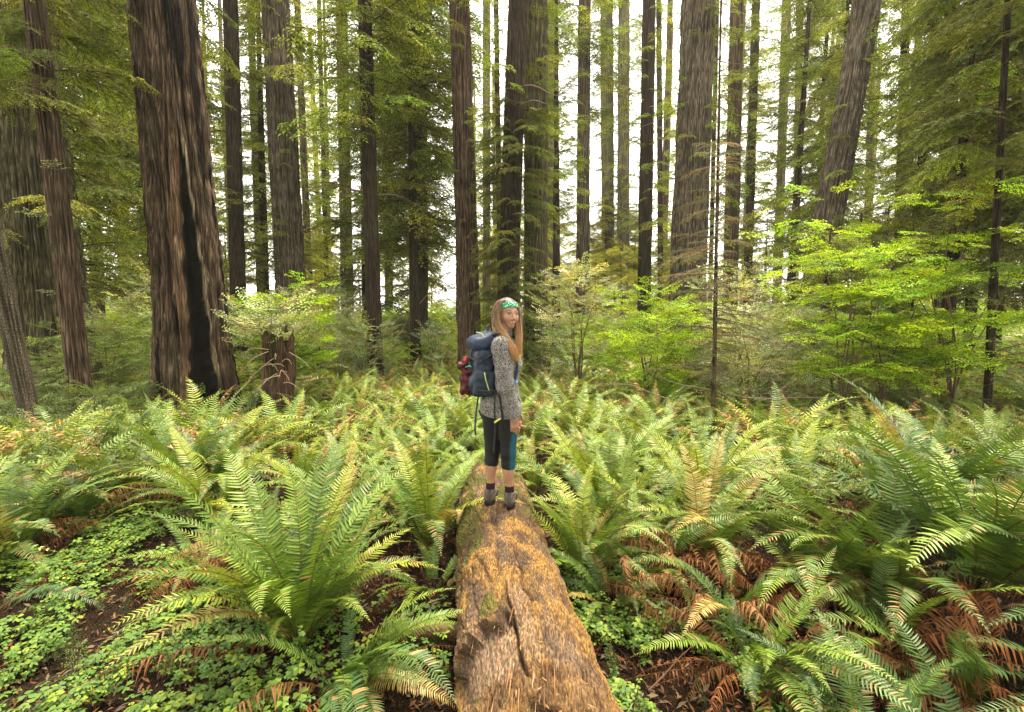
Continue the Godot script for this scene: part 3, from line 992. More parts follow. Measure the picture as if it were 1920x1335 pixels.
func make_ground_cover() -> void:
	rng.seed = 31
	# redwood sorrel: three notched leaflets on a short stalk
	var s := Shape.new()
	for i in 3:
		var a := TAU * i / 3
		var d := Vector3(sin(a), 0, cos(a))
		var x := Vector3(cos(a), 0, -sin(a))
		var c0 := s.p(Vector3(0, 0, 0), Color(0.86, 0.86, 0.86))
		var l := s.p(d * 0.6 + x * 0.46 + Vector3(0, -0.1, 0), Color.WHITE)
		var l2 := s.p(d * 0.98 + x * 0.34 + Vector3(0, -0.16, 0), Color.WHITE)
		var m := s.p(d * 0.78 + Vector3(0, 0.04, 0), Color.WHITE)
		var r2 := s.p(d * 0.98 - x * 0.34 + Vector3(0, -0.16, 0), Color.WHITE)
		var r := s.p(d * 0.6 - x * 0.46 + Vector3(0, -0.1, 0), Color.WHITE)
		s.tri(c0, m, l)
		s.tri(l, m, l2)
		s.tri(c0, r, m)
		s.tri(r, r2, m)
	s.tube(PackedVector3Array([Vector3(0, 0, 0), Vector3(0.1, -1.2, 0.05), Vector3(0, -2.6, 0)]), PackedFloat32Array([0.03, 0.035, 0.04]), 3, lin(0.25, 0.18, 0.1))
	var trefoil := s.mesh(M.sorrel)
	var zones := [["redwood_sorrel", -4.6, -1.3, -5.4, -1.5, 11000, "carpet of clover leaved sorrel at the left", 0.34], ["redwood_sorrel", 0.35, 1.75, -4.2, -1.5, 4200, "patches of bright clover leaved sorrel right of the log", 0.4], ["redwood_sorrel", -1.5, -0.1, -3.4, -1.5, 1300, "shaded clover leaved sorrel between the fern and the log", 0.5]]
	for zn in zones:
		var places := []
		var cols := PackedColorArray()
		for i in zn[5]:
			var x := rr(zn[1], zn[2])
			var z := rr(zn[3], zn[4])
			if noise.get_noise_2d(x * 1.3 + 5.0, z * 1.3) + 0.35 * noise.get_noise_2d(x * 4.0, z * 4.0) < zn[7] - 0.62 or absf(x - log_x(z)) < 0.42:
				continue
			var sz := rr(0.016, 0.045)
			places.append(Transform3D((Basis(Vector3.UP, rr(0, TAU)) * Basis(Vector3.RIGHT, rr(-0.4, 0.4)) * Basis(Vector3.BACK, rr(-0.3, 0.3))).scaled_local(Vector3.ONE * sz), Vector3(x, ground_y(x, z) + rr(0.02, 0.15) + 0.05 * noise.get_noise_2d(x * 2.0, z * 2.0), z)))
			var k := rr(0, 1)
			cols.append(lin(0.06, 0.125, 0.015).lerp(lin(0.19, 0.25, 0.018), k * k))
		tag(scatter(zn[0], trefoil, places, cols), zn[6], "ground cover")
	var sp := []
	var sc := PackedColorArray()
	for i in 170:
		var x := rr(-4.4, -1.9) if i % 3 > 0 else rr(0.5, 1.7)
		var z := rr(-4.6, -1.6)
		sp.append(Transform3D((Basis(Vector3.UP, rr(0, TAU)) * Basis(Vector3.RIGHT, rr(-1.2, -0.3))).scaled_local(Vector3.ONE * rr(0.1, 0.24)), Vector3(x, ground_y(x, z) + rr(0.0, 0.06), z)))
		var k := rr(0.5, 1.0)
		sc.append(Color(k, k, k))
	tag(scatter("leafy_seedlings", SPRAY.dark1, sp, sc), "small leafy seedlings standing among the sorrel", "seedlings")
	# litter: dead needles sprays, leaf bits and twigs
	var f := Shape.new()
	f.p(Vector3(-0.5, 0, 0), Color.WHITE)
	f.p(Vector3(0, 0.08, 0.16), Color.WHITE)
	f.p(Vector3(0.55, 0.02, 0), Color.WHITE)
	f.p(Vector3(0.05, 0.1, -0.18), Color.WHITE)
	f.tri(0, 2, 1)
	f.tri(0, 3, 2)
	var lp := []
	var lc := PackedColorArray()
	for i in 26000:
		var z := -1.3 - 6.5 * pow(rng.randf(), 1.4)
		var x := rr(-1.2, 1.2) * (-z + 0.4)
		if absf(x - log_x(z)) < 0.3:
			continue
		lp.append(Transform3D((Basis(Vector3.UP, rr(0, TAU)) * Basis(Vector3.RIGHT, rr(-0.6, 0.6)) * Basis(Vector3.BACK, rr(-0.5, 0.5))).scaled_local(Vector3(1, 1, rr(0.5, 1.2)) * rr(0.015, 0.075)), Vector3(x, ground_y(x, z) + rr(0.005, 0.03), z)))
		lc.append([lin(0.12, 0.05, 0.022), lin(0.07, 0.038, 0.022), lin(0.17, 0.08, 0.035), lin(0.13, 0.095, 0.06)][i % 4])
	tag(scatter("leaf_litter", f.mesh(M.dead), lp, lc), "rust brown dead leaf bits on the soil", "litter")
	# dead fronds that have sunk to the soil
	for v in 3:
		var dp := []
		var dc := PackedColorArray()
		for i in 55:
			var right := rng.randf() < 0.6
			var x := rr(0.55, 4.2) if right else rr(-3.2, -0.4)
			var z := -rr(1.6, 5.2)
			if absf(x - log_x(z)) < 0.4 or (not right and x < -1.9 and z > -3.4):
				continue
			dp.append(Transform3D((Basis(Vector3.UP, rr(0, TAU)) * Basis(Vector3.RIGHT, [0.75, 0.4, 1.0][v] - 0.35 + rr(-0.2, 0.1)) * Basis(Vector3.BACK, rr(-0.6, 0.6))).scaled_local(Vector3.ONE * rr(0.4, 0.85)), Vector3(x, ground_y(x, z) + rr(0.02, 0.16), z)))
			var k := rr(0.35, 0.85)
			dc.append(Color(k, k * rr(0.85, 1.0), k * 0.9))
		tag(scatter("fallen_fronds", FROND["dead_%d" % v], dp, dc), ["tangle of sunken rust brown fronds on the soil", "tangle of stiff dull brown fronds on the soil", "tangle of curled pale brown fronds on the soil"][v], "dead leaves")
	# low leafy undergrowth in front of the left trunks
	var up := []
	var uc := PackedColorArray()
	for i in 260:
		var x := rr(-8.5, -4.3)
		var z := rr(-8.6, -5.0)
		up.append(Transform3D((Basis(Vector3.UP, rr(0, TAU)) * Basis(Vector3.RIGHT, rr(-1.1, -0.2))).scaled_local(Vector3.ONE * rr(0.35, 0.6)), Vector3(x, ground_y(x, z) + rr(0.0, 0.45), z)))
		var k := rr(0.8, 1.3)
		uc.append(Color(k, k, k))
	tag(scatter("leafy_undergrowth", SPRAY.dark0, up, uc), "low leafy plants at the foot of the left trunks", "undergrowth")


# A shrub: stems as parts and a mass of leaf sprays in loose layers.
func shrub(called: String, x: float, z: float, h: float, spread: float, kind: String, n: int, label: String, group: String, o := {}) -> Node3D:
	var t := thing(called, Vector3(x, ground_y(x, z), z), label, o.get("category", "shrub"), group)
	var stems: int = o.get("stems", 4)
	var tips := []
	var col: Color = o.get("bark", lin(0.1, 0.065, 0.04))
	for i in stems:
		var a := TAU * i / stems + rr(-0.6, 0.6)
		var out := spread * rr(0.25, 0.75)
		var top := Vector3(cos(a) * out, h * rr(0.65, 0.97), sin(a) * out)
		var pts := PackedVector3Array()
		var rad := PackedFloat32Array()
		var ph := rr(0, 6)
		for j in 9:
			var u := j / 8.0
			var q := Vector3(top.x * pow(u, 1.4), top.y * u, top.z * pow(u, 1.4)) + Vector3(sin(u * 6.0 + ph), 0, cos(u * 5.0 + ph)) * 0.035 * h * u
			pts.append(q)
			rad.append(lerpf(o.get("thick", 0.02), 0.004, u))
			if u > 0.3:
				tips.append(q)
		var s := Shape.new()
		s.tube(pts, rad, 5, col)
		put("stem", s.mesh(M.wood), t)
	var places := []
	var cols := PackedColorArray()
	var low: float = o.get("low", 0.3)
	var L: Vector2 = o.get("spray", Vector2(0.35, 0.65))
	for i in n:
		var q: Vector3
		var out: Vector3
		if o.get("layered", false) or i % 3 == 0:
			q = tips[rng.randi() % tips.size()]
			out = Vector3(rr(-1, 1), 0, rr(-1, 1)).normalized()
			q += out * spread * rr(0.0, 0.6) + Vector3(0, rr(-0.06, 0.06) * h, 0)
			if o.get("layered", false):
				q.y = lerpf(q.y, snappedf(q.y, h * 0.14), 0.7) + rr(-0.03, 0.03)
		else:
			var a := rr(0, TAU)
			var u := sqrt(rng.randf())
			var y := rng.randf()
			var prof := sqrt(maxf(0.02, 1.0 - pow(absf(y - 0.45) / 0.58, 2.0)))
			q = Vector3(cos(a) * u * spread * prof, lerpf(low * h, h, y), sin(a) * u * spread * prof)
			out = Vector3(cos(a), rr(-0.2, 0.6), sin(a)).normalized()
		out.y += rr(-0.2, 0.35) + o.get("lift", 0.0)
		out = out.normalized()
		var xx := Vector3.UP.cross(out).normalized()
		places.append(Transform3D((Basis(xx, out.cross(xx), out) * Basis(Vector3.BACK, rr(-0.5, 0.5))).scaled_local(Vector3.ONE * rr(L.x, L.y)), q))
		var k := rr(0.72, 1.22)
		cols.append(Color(k * rr(0.92, 1.1), k, k * rr(0.9, 1.05)))
	scatter("foliage", SPRAY["%s%d" % [kind, rng.randi() % 3]], places, cols, t)
	return t


func make_redwoods() -> void:
	make_sprays()
	rng.seed = 1234
	var R := "redwood"
	var N := "near"
	# the named trunks: x, z, radius at the foot, lean, height of the lean, radius there, look, label
	redwood(-11.55, -12.2, 0.762, -0.2, 9.5, 0.581, "moss", "massive greenish redwood at the left edge with wide flaring foot", {"flare": 0.55, "crown": [[26, 4.0, 12.0, 1.2, 2.6, N]]})
	redwood(-7.89, -8.8, 0.168, -0.31, 7.5, 0.141, "red", "straight slim redwood with stringy bark just left of the burnt giant", {"flare": 0.25, "crown": [[7, 0.7, 6.0, 0.3, 0.5, "pale"], [26, 6.0, 10.0, 0.8, 1.9, N]]})
	redwood(-7.2, -7.2, 0.124, -0.8, 6.6, 0.0955, "grey", "leaning mottled brown trunk at the lower left edge", {"scaly": true, "flare": 0.2, "crown": [[12, 5.0, 8.0, 0.6, 1.4, N]], "called": "leaning_tree"})
	redwood(-6.29, -9.6, 0.602, -0.23, 8, 0.489, "red", "giant burnt redwood with a tall black fire hollow in its front", {"flare": 0.4, "scar": true, "crown": [[8, 7.0, 10.5, 0.8, 1.7, N]], "group": ""})
	redwood(-9.62, -17, 0.235, 0.28, 12.5, 0.218, "dark", "dark straight redwood first right of the burnt giant", {"crown": [[36, 3.5, 15.0, 0.8, 1.9, R]]})
	redwood(-8.11, -18, 0.511, -0.2, 13.2, 0.419, "grey", "thick ridged redwood behind the lime bush, second right of the burnt giant", {"limbs": 3, "crown": [[26, 3.0, 9.0, 0.5, 1.3, R], [30, 10.0, 17.0, 1.0, 2.2, R]]})
	redwood(-15.54, -30, 0.204, 0.25, 20.5, 0.178, "dark", "thin dark far trunk between the first two trunks right of the burnt giant", {"crown": [[50, 4.0, 24.0, 0.8, 2.2, R]]})
	redwood(-4.12, -14.5, 0.216, -0.05, 11, 0.173, "dark", "slender dark brown redwood left of the walker with a pale shrub at its foot", {"crown": [[60, 7.0, 14.0, 1.0, 2.3, R]], "limbs": 3})
	redwood(-3.86, -20, 0.353, 0.22, 14.4, 0.304, "dark", "leafy redwood with a dark flared foot between the slender trunk and the walker", {"flare": 0.7, "crown": [[240, 4.5, 18.0, 1.0, 2.8, R]]})
	redwood(-1.38, -16, 0.359, -0.25, 11.9, 0.294, "red", "straight bare redwood just left of the walker's head", {"flare": 0.45, "limbs": 2, "crown": [[16, 5.0, 11.0, 0.3, 0.7, R], [22, 10.0, 15.0, 0.8, 1.8, R]]})
	redwood(-1.9, -36, 0.27, 0.11, 24.1, 0.255, "pale", "pale far trunk between the bare redwood and the leaf covered one", {"crown": [[70, 6.0, 30.0, 0.6, 1.6, R]]})
	redwood(-0.24, -15, 0.32, 0.42, 11.3, 0.27, "dark", "dark redwood clothed in leafy shoots right behind the walker", {"flare": 0.5, "crown": [[190, 1.0, 8.5, 0.5, 1.2, N], [16, 8.0, 14.0, 0.6, 1.4, R]], "limbs": 4})
	redwood(0.82, -16.5, 0.37, -0.05, 12.2, 0.37, "moss", "stout moss tinged redwood just right of the walker's head", {"flare": 0.35, "crown": [[34, 5.0, 15.0, 0.4, 1.2, R, 0.3]]})
	redwood(2.7, -36, 0.269, 0.11, 24.1, 0.239, "pale", "thin pale far trunk right of the stout redwood", {"crown": [[110, 4.0, 30.0, 0.7, 1.8, R]]})
	redwood(4.07, -28, 0.386, -0.11, 19.2, 0.317, "grey", "clean grey brown trunk against the brightest gap of sky", {"flare": 0.2, "crown": [[26, 6.5, 13.0, 0.6, 1.8, R, 3.3], [80, 13.0, 25.0, 1.0, 2.6, R]]})
	redwood(9.16, -40, 0.487, -0.43, 26.6, 0.409, "pale", "pale sunlit looking trunk deep in the forest right of the sky gap", {"crown": [[120, 8.0, 34.0, 0.8, 2.4, R]]})
	redwood(8.35, -41, 0.353, -0.6, 26.6, 0.294, "pale", "pale thinner twin stem left of the pale deep trunk", {"crown": [[110, 9.0, 34.0, 0.8, 2.4, R]]})
	redwood(6.81, -25, 0.328, -0.13, 17.4, 0.299, "dark", "dark even trunk left of the great ridged redwood", {"crown": [[75, 4.0, 22.0, 0.5, 1.6, R]]})
	redwood(7.18, -20, 0.696, 0.1, 14.4, 0.584, "grey", "great ridged greyish redwood right of the walker", {"flare": 0.22, "limbs": 3, "crown": [[26, 5.0, 18.0, 0.6, 1.7, R, 0.2], [18, 6.0, 18.0, 0.6, 1.6, R, 2.6]]})
	redwood(12.14, -27, 0.383, -0.3, 18.6, 0.31, "red", "reddish trunk just right of the great ridged redwood", {"crown": [[70, 5.0, 23.0, 0.9, 2.3, R]], "limbs": 3})
	redwood(15.51, -32, 0.252, -0.27, 21.7, 0.225, "dark", "thin black looking trunk among dense branches right of the reddish one", {"crown": [[110, 5.0, 27.0, 1.0, 2.8, R]]})
	redwood(11.43, -19, 0.5, 1.75, 13.8, 0.42, "grey", "leaning old redwood rising behind the tall lime green bush", {"flare": 0.25, "crown": [[40, 4.5, 15.0, 0.8, 1.9, R]], "called": "leaning_redwood"})
	redwood(20.64, -26, 0.196, -0.64, 18, 0.18, "dark", "slim dark trunk seen through hemlock branches at the upper right", {"crown": [[90, 5.0, 22.0, 1.0, 2.8, R]]})
	redwood(21.31, -24, 0.299, -0.72, 16.8, 0.254, "red", "reddish brown trunk behind the hemlock branches at the right", {"crown": [[60, 7.0, 20.0, 1.0, 2.6, R]]})
	redwood(-20.51, -24, 0.274, 0.55, 16.8, 0.213, "red", "brown trunk in the distance between the slim left redwood and the burnt giant", {"crown": [[80, 5.0, 20.0, 1.2, 2.8, R]]})
	redwood(-30.13, -38, 0.212, 1.09, 25.4, 0.188, "red", "faint brown far trunk left of the burnt giant", {"crown": [[60, 6.0, 30.0, 1.0, 2.4, R]]})
	redwood(-28.3, -40, 0.212, 1.14, 26.6, 0.163, "pale", "faint pale far trunk close to the burnt giant's left side", {"crown": [[60, 7.0, 32.0, 1.0, 2.4, R]]})
	redwood(-14.44, -38, 0.187, 0.13, 25.4, 0.15, "dark", "pole thin far conifer left of the slender dark redwood", {"crown": [[130, 3.0, 30.0, 0.7, 1.8, R]], "called": "young_conifer"})
	redwood(-10.18, -30, 0.379, 0.2, 20.5, 0.294, "pale", "pale far trunk close left of the slender dark redwood", {"crown": [[110, 6.0, 25.0, 0.9, 2.2, R]]})
	redwood(-8.61, -34, 0.252, 0.31, 22.9, 0.223, "grey", "thin grey far trunk close right of the slender dark redwood", {"crown": [[110, 5.0, 28.0, 0.9, 2.2, R]]})
	redwood(8.67, -45, 0.265, -0.71, 29.6, 0.226, "grey", "hair thin far trunk left of the pale twin stem", {"crown": [[80, 14.0, 36.0, 0.9, 2.4, R]]})
	redwood(10.18, -33, 0.182, -0.74, 22.3, 0.162, "dark", "thin leafy pole between the dark even trunk and the great ridged redwood", {"crown": [[70, 3.0, 28.0, 0.6, 1.4, R]]})
	redwood(12.23, -30, 0.13, -0.22, 20.5, 0.116, "dark", "dark pole hugging the right side of the great ridged redwood", {"crown": [[60, 3.0, 26.0, 0.6, 1.5, R]]})
	redwood(19.63, -36, 0.299, -0.35, 24.1, 0.281, "pale", "pale trunk half hidden by branches left of the leaning old redwood", {"crown": [[90, 6.0, 30.0, 1.0, 2.6, R]]})
	redwood(24.51, -42, 0.268, -0.93, 27.8, 0.259, "pale", "second pale trunk half hidden left of the leaning old redwood", {"crown": [[90, 6.0, 34.0, 1.0, 2.6, R]]})
	redwood(29.07, -40, 0.243, -0.79, 26.6, 0.218, "red", "faint trunk just right of the leaning old redwood", {"crown": [[90, 6.0, 32.0, 1.0, 2.6, R]]})
	redwood(-14.1, -34, 0.231, -0.14, 22.9, 0.194, "red", "reddish thin trunk peeping from behind the thick ridged redwood", {"crown": [[70, 6.0, 28.0, 0.8, 2.0, R]]})
	redwood(-0.57, -26, 0.15, -0.24, 18, 0.12, "dark", "thin dark pole left of the leaf covered redwood", {"crown": [[70, 5.0, 22.0, 0.5, 1.3, R]]})
	# leafy young conifers that close the gaps: x, z, height, sprays, lowest, length, label
	var C := "leafy young conifers between the trunks"
	for a in [[-6.6, -22.0, 22.0, 190, 2.5, 2.3, "dense yellow green conifer left of the slender dark redwood"], [-3.5, -17.5, 18.0, 150, 5.0, 2.2, "dense conifer whose boughs hang beside the slender dark redwood"], [-5.0, -26.0, 25.0, 200, 3.0, 2.4, "leafy conifer behind the flared dark foot"],
			[-2.9, -27.0, 25.0, 110, 2.0, 1.9, "narrow conifer left of the straight bare redwood"], [-13.0, -14.5, 15.0, 150, 2.5, 2.6, "dark boughed conifer between the left edge and the burnt giant"], [-13.5, -19.0, 18.0, 190, 2.5, 2.8, "tall leafy conifer filling the gap left of the burnt giant"],
			[-17.5, -19.0, 18.0, 170, 3.0, 2.8, "leafy conifer behind the slim left redwood"], [-11.2, -22.0, 20.0, 150, 2.0, 2.2, "leafy conifer behind the dark straight trunk"], [-21.0, -28.0, 24.0, 170, 2.0, 2.8, "distant bright conifer at the left"],
			[2.2, -24.0, 22.0, 90, 7.0, 2.0, "conifer with thin boughs right of the stout redwood"], [15.6, -24.0, 20.0, 210, 2.2, 2.6, "dense conifer between the reddish trunk and the leaning old redwood"], [12.8, -22.5, 19.0, 120, 2.0, 2.0, "conifer right beside the great ridged redwood"],
			[18.5, -30.0, 26.0, 200, 3.0, 2.8, "tall conifer behind the leaning old redwood"], [14.6, -18.0, 15.0, 110, 3.6, 2.2, "boughs of a conifer hanging over the leaning old redwood's right side"]]:
		redwood(a[0], a[1], 0.14 + a[2] * 0.003, rr(-0.3, 0.3), a[2] / 1.35, 0.07, "dark", a[6], {"called": "young_conifer", "group": C, "flare": 0.2, "crown": [[int(a[3] * 1.15), a[4], a[2], a[5] * 0.4, a[5], R]]})
	for a in [[9.3, -14.6, 4.6, 95, "young conifer hiding the foot of the leaning old redwood"], [10.9, -15.6, 5.4, 110, "second young conifer behind the tall lime green bush"], [13.2, -17.5, 6.0, 110, "young conifer behind the tallest lime green bush"]]:
		redwood(a[0], a[1], 0.08, 0.1, a[2] / 1.35, 0.03, "dark", a[4], {"called": "young_conifer", "group": "young conifers behind the lime green bushes", "flare": 0.1, "crown": [[a[3], 0.5, a[2], 0.5, 1.4, R]]})
	# the dark hemlocks at the upper right, nearest of them
	var K := "dark hemlocks at the upper right"
	for a in [[11.3, -12.6, 12.0, 120, 3.2, 2.0, "dark hemlock whose boughs hang over the tall lime green bush"], [12.0, -11.0, 12.0, 130, 3.4, 2.2, "dark hemlock at the right edge behind the black sapling"], [14.2, -15.0, 14.0, 120, 3.0, 2.4, "dark hemlock behind the two front ones"], [16.5, -16.5, 15.0, 180, 2.5, 3.0, "hemlock at the far right behind the others"]]:
		redwood(a[0], a[1], 0.16, rr(-0.3, 0.3), a[2] / 1.35, 0.06, "dark", a[6], {"called": "hemlock_tree", "group": K, "flare": 0.2, "crown": [[int(a[3] * 1.15), a[4], a[2], a[5] * 0.4, a[5], N]], "limbs": 5})
	redwood(8.48, -8.5, 0.0637, -0.26, 7.4, 0.0389, "dark", "black slim sapling trunk at the right edge", {"called": "hemlock_sapling", "group": "", "flare": 0.25, "crown": [[16, 0.8, 3.0, 0.3, 0.7, "dark"], [50, 4.2, 9.5, 0.8, 1.9, N]], "limbs": 3})
	redwood(3.8, -9, 0.0415, -0.13, 7.7, 0.0111, "red", "thin brown sapling with sparse dry level twigs right of the walker", {"called": "dry_sapling", "group": "", "flare": 0.2, "crown": [[58, 1.0, 3.6, 0.5, 1.2, "dry"], [24, 3.4, 5.2, 0.3, 0.8, "dry"]], "limbs": 4})
	# unseen redwoods added beside and behind the camera to shade corners and trunk fronts
	for a in [[-6.9, -0.6, "added unseen redwood shading from beyond the left edge"], [7.4, -0.8, "added unseen redwood shading from beyond the right edge"], [-5.0, 5.0, "added unseen redwood shading from behind on the left"], [5.5, 5.5, "added unseen redwood shading from behind on the right"], [0.6, 9.0, "added unseen redwood shading from behind in line with the log"], [-10.5, 3.0, "added unseen outer redwood shading from the left"], [10.5, 3.0, "added unseen outer redwood shading from the right"]]:
		redwood(a[0], a[1], 0.4, 0.0, 14.0, 0.3, "red", a[2], {"called": "added_shade_redwood", "group": "unseen redwoods added for shade", "crown": [[150, 4.5, 18.0, 1.5, 3.4, R]]})
	# the far wall of forest
	rng.seed = 4321
	for i in 74:
		var z := -rr(44.0, 85.0)
		var x := rr(-1.35, 1.35) * -z
		var px := x / -z
		if absf(px - 0.17) < 0.13 and (i % 3 > 0 or z > -62):
			continue
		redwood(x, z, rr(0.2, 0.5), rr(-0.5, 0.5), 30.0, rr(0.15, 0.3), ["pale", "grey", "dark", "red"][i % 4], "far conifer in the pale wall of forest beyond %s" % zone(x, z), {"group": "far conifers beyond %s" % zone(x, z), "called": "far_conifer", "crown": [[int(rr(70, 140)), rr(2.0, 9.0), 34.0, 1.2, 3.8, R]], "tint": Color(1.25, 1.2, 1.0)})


func make_understory() -> void:
	rng.seed = 99
	var B := "lime green bushes"
	shrub("lime_bush", -5.05, -10.6, 3.0, 1.0, "lime", 260, "lime green bush right beside the burnt giant above the broken stump", B, {"layered": true, "low": 0.45})
	shrub("lime_bush", 3.2, -11.2, 2.7, 1.0, "lime", 190, "round lime green bush standing right of the walker, left of the dry sapling", B, {"layered": false, "low": 0.1, "stems": 6, "spray": Vector2(0.4, 0.7)})
	shrub("lime_bush", 6.2, -8.9, 4.6, 1.2, "lime", 260, "tall lime green bush with bare thin stems before the leaning old redwood", B, {"layered": true, "low": 0.55, "stems": 5})
	shrub("lime_bush", 8.1, -8.8, 5.0, 1.25, "lime", 210, "tallest lime green bush, beside the black sapling at the right edge", B, {"layered": true, "low": 0.45, "stems": 6})
	shrub("lime_bush", 7.2, -9.3, 3.6, 1.35, "lime", 170, "lower lime green bush between the two tall ones", B, {"layered": true, "low": 0.4, "stems": 4})
	shrub("lime_bush", 4.2, -11.6, 1.0, 0.8, "lime", 90, "low yellow green bush at the foot of the dry sapling", B, {"low": 0.1})
	shrub("lime_bush", 9.0, -10.5, 2.6, 1.2, "lime", 130, "lime green bush behind the black sapling", B, {"layered": true, "low": 0.3})
	shrub("lime_bush", 4.75, -13.0, 2.9, 1.3, "lime", 260, "yellow green bush behind the pale leaved shrub at the right", B, {"layered": true, "low": 0.2})
	for a in [[-12.2, -16.5, 1.7, "bright bush in the gap left of the burnt giant"], [-11.0, -14.4, 1.2, "low bright bush close left of the burnt giant"], [-5.7, -17.6, 1.5, "bright low bush left of the slender dark redwood"], [-4.9, -16.3, 1.1, "small bright bush behind the slender dark redwood"], [-6.9, -15.6, 1.2, "bright bush in the sunny gap right of the broken stump"], [-2.9, -18.6, 1.3, "bright bush between the dark flared foot and the bare redwood"], [2.6, -19.0, 1.6, "bright bush behind the tall pale shrub"], [-14.5, -18.0, 2.0, "bright bush left of the gap beside the burnt giant"]]:
		shrub("lime_bush", a[0], a[1], a[2], a[2] * 0.95, "lime", 130, a[3], B, {"low": 0.05, "spray": Vector2(0.45, 0.8)})
	var P := "pale leaved shrubs"
	shrub("pale_shrub", 1.75, -12.6, 3.3, 1.0, "pale", 270, "tall pale grey green shrub right of the walker with a dark thin stem", P, {"low": 0.2, "stems": 5, "thick": 0.03})
	shrub("pale_shrub", 5.1, -10.4, 2.1, 1.1, "pale", 280, "pale white green shrub under the tall lime green bush", P, {"low": 0.15})
	shrub("pale_shrub", -4.3, -14.0, 1.8, 1.0, "pale", 180, "pale shrub around the foot of the slender dark redwood", P, {"low": 0.15})
	shrub("pale_shrub", -5.9, -14.5, 2.9, 1.5, "pale", 280, "pale grey shrub in the bright gap left of the slender dark redwood", P, {"low": 0.1})
	shrub("pale_shrub", -2.55, -17.0, 1.6, 0.8, "pale", 100, "small pale shrub right of the dark flared foot", P, {"low": 0.1})
	shrub("pale_shrub", -4.4, -8.95, 2.4, 0.62, "pale", 95, "leafy pale shrub growing on top of the broken stump", P, {"low": 0.72, "stems": 6})
	shrub("pale_shrub", -9.2, -13.0, 3.0, 1.6, "pale", 280, "greyish shrub in the gap left of the burnt giant", P, {"low": 0.1})
	shrub("pale_shrub", 6.3, -13.5, 3.2, 1.6, "pale", 300, "pale shrub behind the lower lime green bush", P, {"low": 0.1})
	var D := "dark green shrubs"
	shrub("dark_shrub", -9.0, -10.6, 2.1, 1.1, "dark", 300, "dark green shrub between the slim left redwood and the burnt giant", D, {"low": 0.1})
	shrub("dark_shrub", -9.3, -8.9, 1.0, 0.9, "dark", 130, "low dark shrub left of the slim left redwood", D, {"low": 0.05})
	shrub("dark_shrub", -7.0, -8.2, 0.85, 0.7, "dark", 90, "low glossy shrub between the slim redwood and the burnt giant", D, {"low": 0.05})
	shrub("dark_shrub", 10.3, -8.8, 1.5, 1.2, "dark", 150, "dark shrub at the right edge behind the ferns", D, {"low": 0.05})
	shrub("dark_shrub", 7.4, -11.0, 2.4, 1.7, "dark", 340, "shaded green shrub under the lime green bushes", D, {"low": 0.05})
	shrub("dark_shrub", 1.1, -14.4, 1.7, 0.5, "dark", 70, "small dark green shrub at the stout redwood's right side", D, {"low": 0.2})
	# further shrubs fill the floor of the forest up to the far trees
	for i in 165:
		var z := -rr(20.0, 46.0)
		var x := rr(-1.3, 1.3) * -z
		var kind: String = ["lime", "lime", "dark", "lime", "pale"][i % 5]
		var h := rr(0.8, 1.7) + maxf(0.0, -z - 22.0) * 0.1
		shrub(kind + "_shrub" if kind != "lime" else "lime_bush", x, z, h, h * rr(0.5, 0.75), kind, int(rr(110, 170)), {"pale": "pale shrub on the forest floor beyond %s", "lime": "yellow green bush on the forest floor beyond %s", "dark": "dark shrub on the forest floor beyond %s"}[kind] % zone(x, z),
			{"pale": "distant pale shrubs beyond %s", "lime": "distant yellow green bushes beyond %s", "dark": "distant dark shrubs beyond %s"}[kind] % zone(x, z), {"low": 0.02, "stems": 3, "spray": Vector2(0.6, 1.15), "thick": 0.03})
	for i in 104:
		var z := -rr(26.0, 60.0) if i < 50 else -rr(40.0, 60.0)
		var x := rr(-1.2, 1.2) * -z if i < 50 else rr(0.03, 0.36) * -z if i < 90 else rr(-0.5, 0.0) * -z
		var h := rr(4.0, 9.0) if i < 50 else rr(6.5, 12.0)
		redwood(x, z, 0.06 + h * 0.006, rr(-0.2, 0.2), h / 1.35, 0.02, "dark", "young feathery conifer in the undergrowth beyond %s" % zone(x, z), {"called": "young_conifer", "group": "young conifers beyond %s" % zone(x, z), "flare": 0.1, "crown": [[int(h * 13), 0.5, h * 0.97, 0.5, 0.9 + h * 0.12, "redwood"]], "tint": Color(1.3, 1.2, 1.0)})


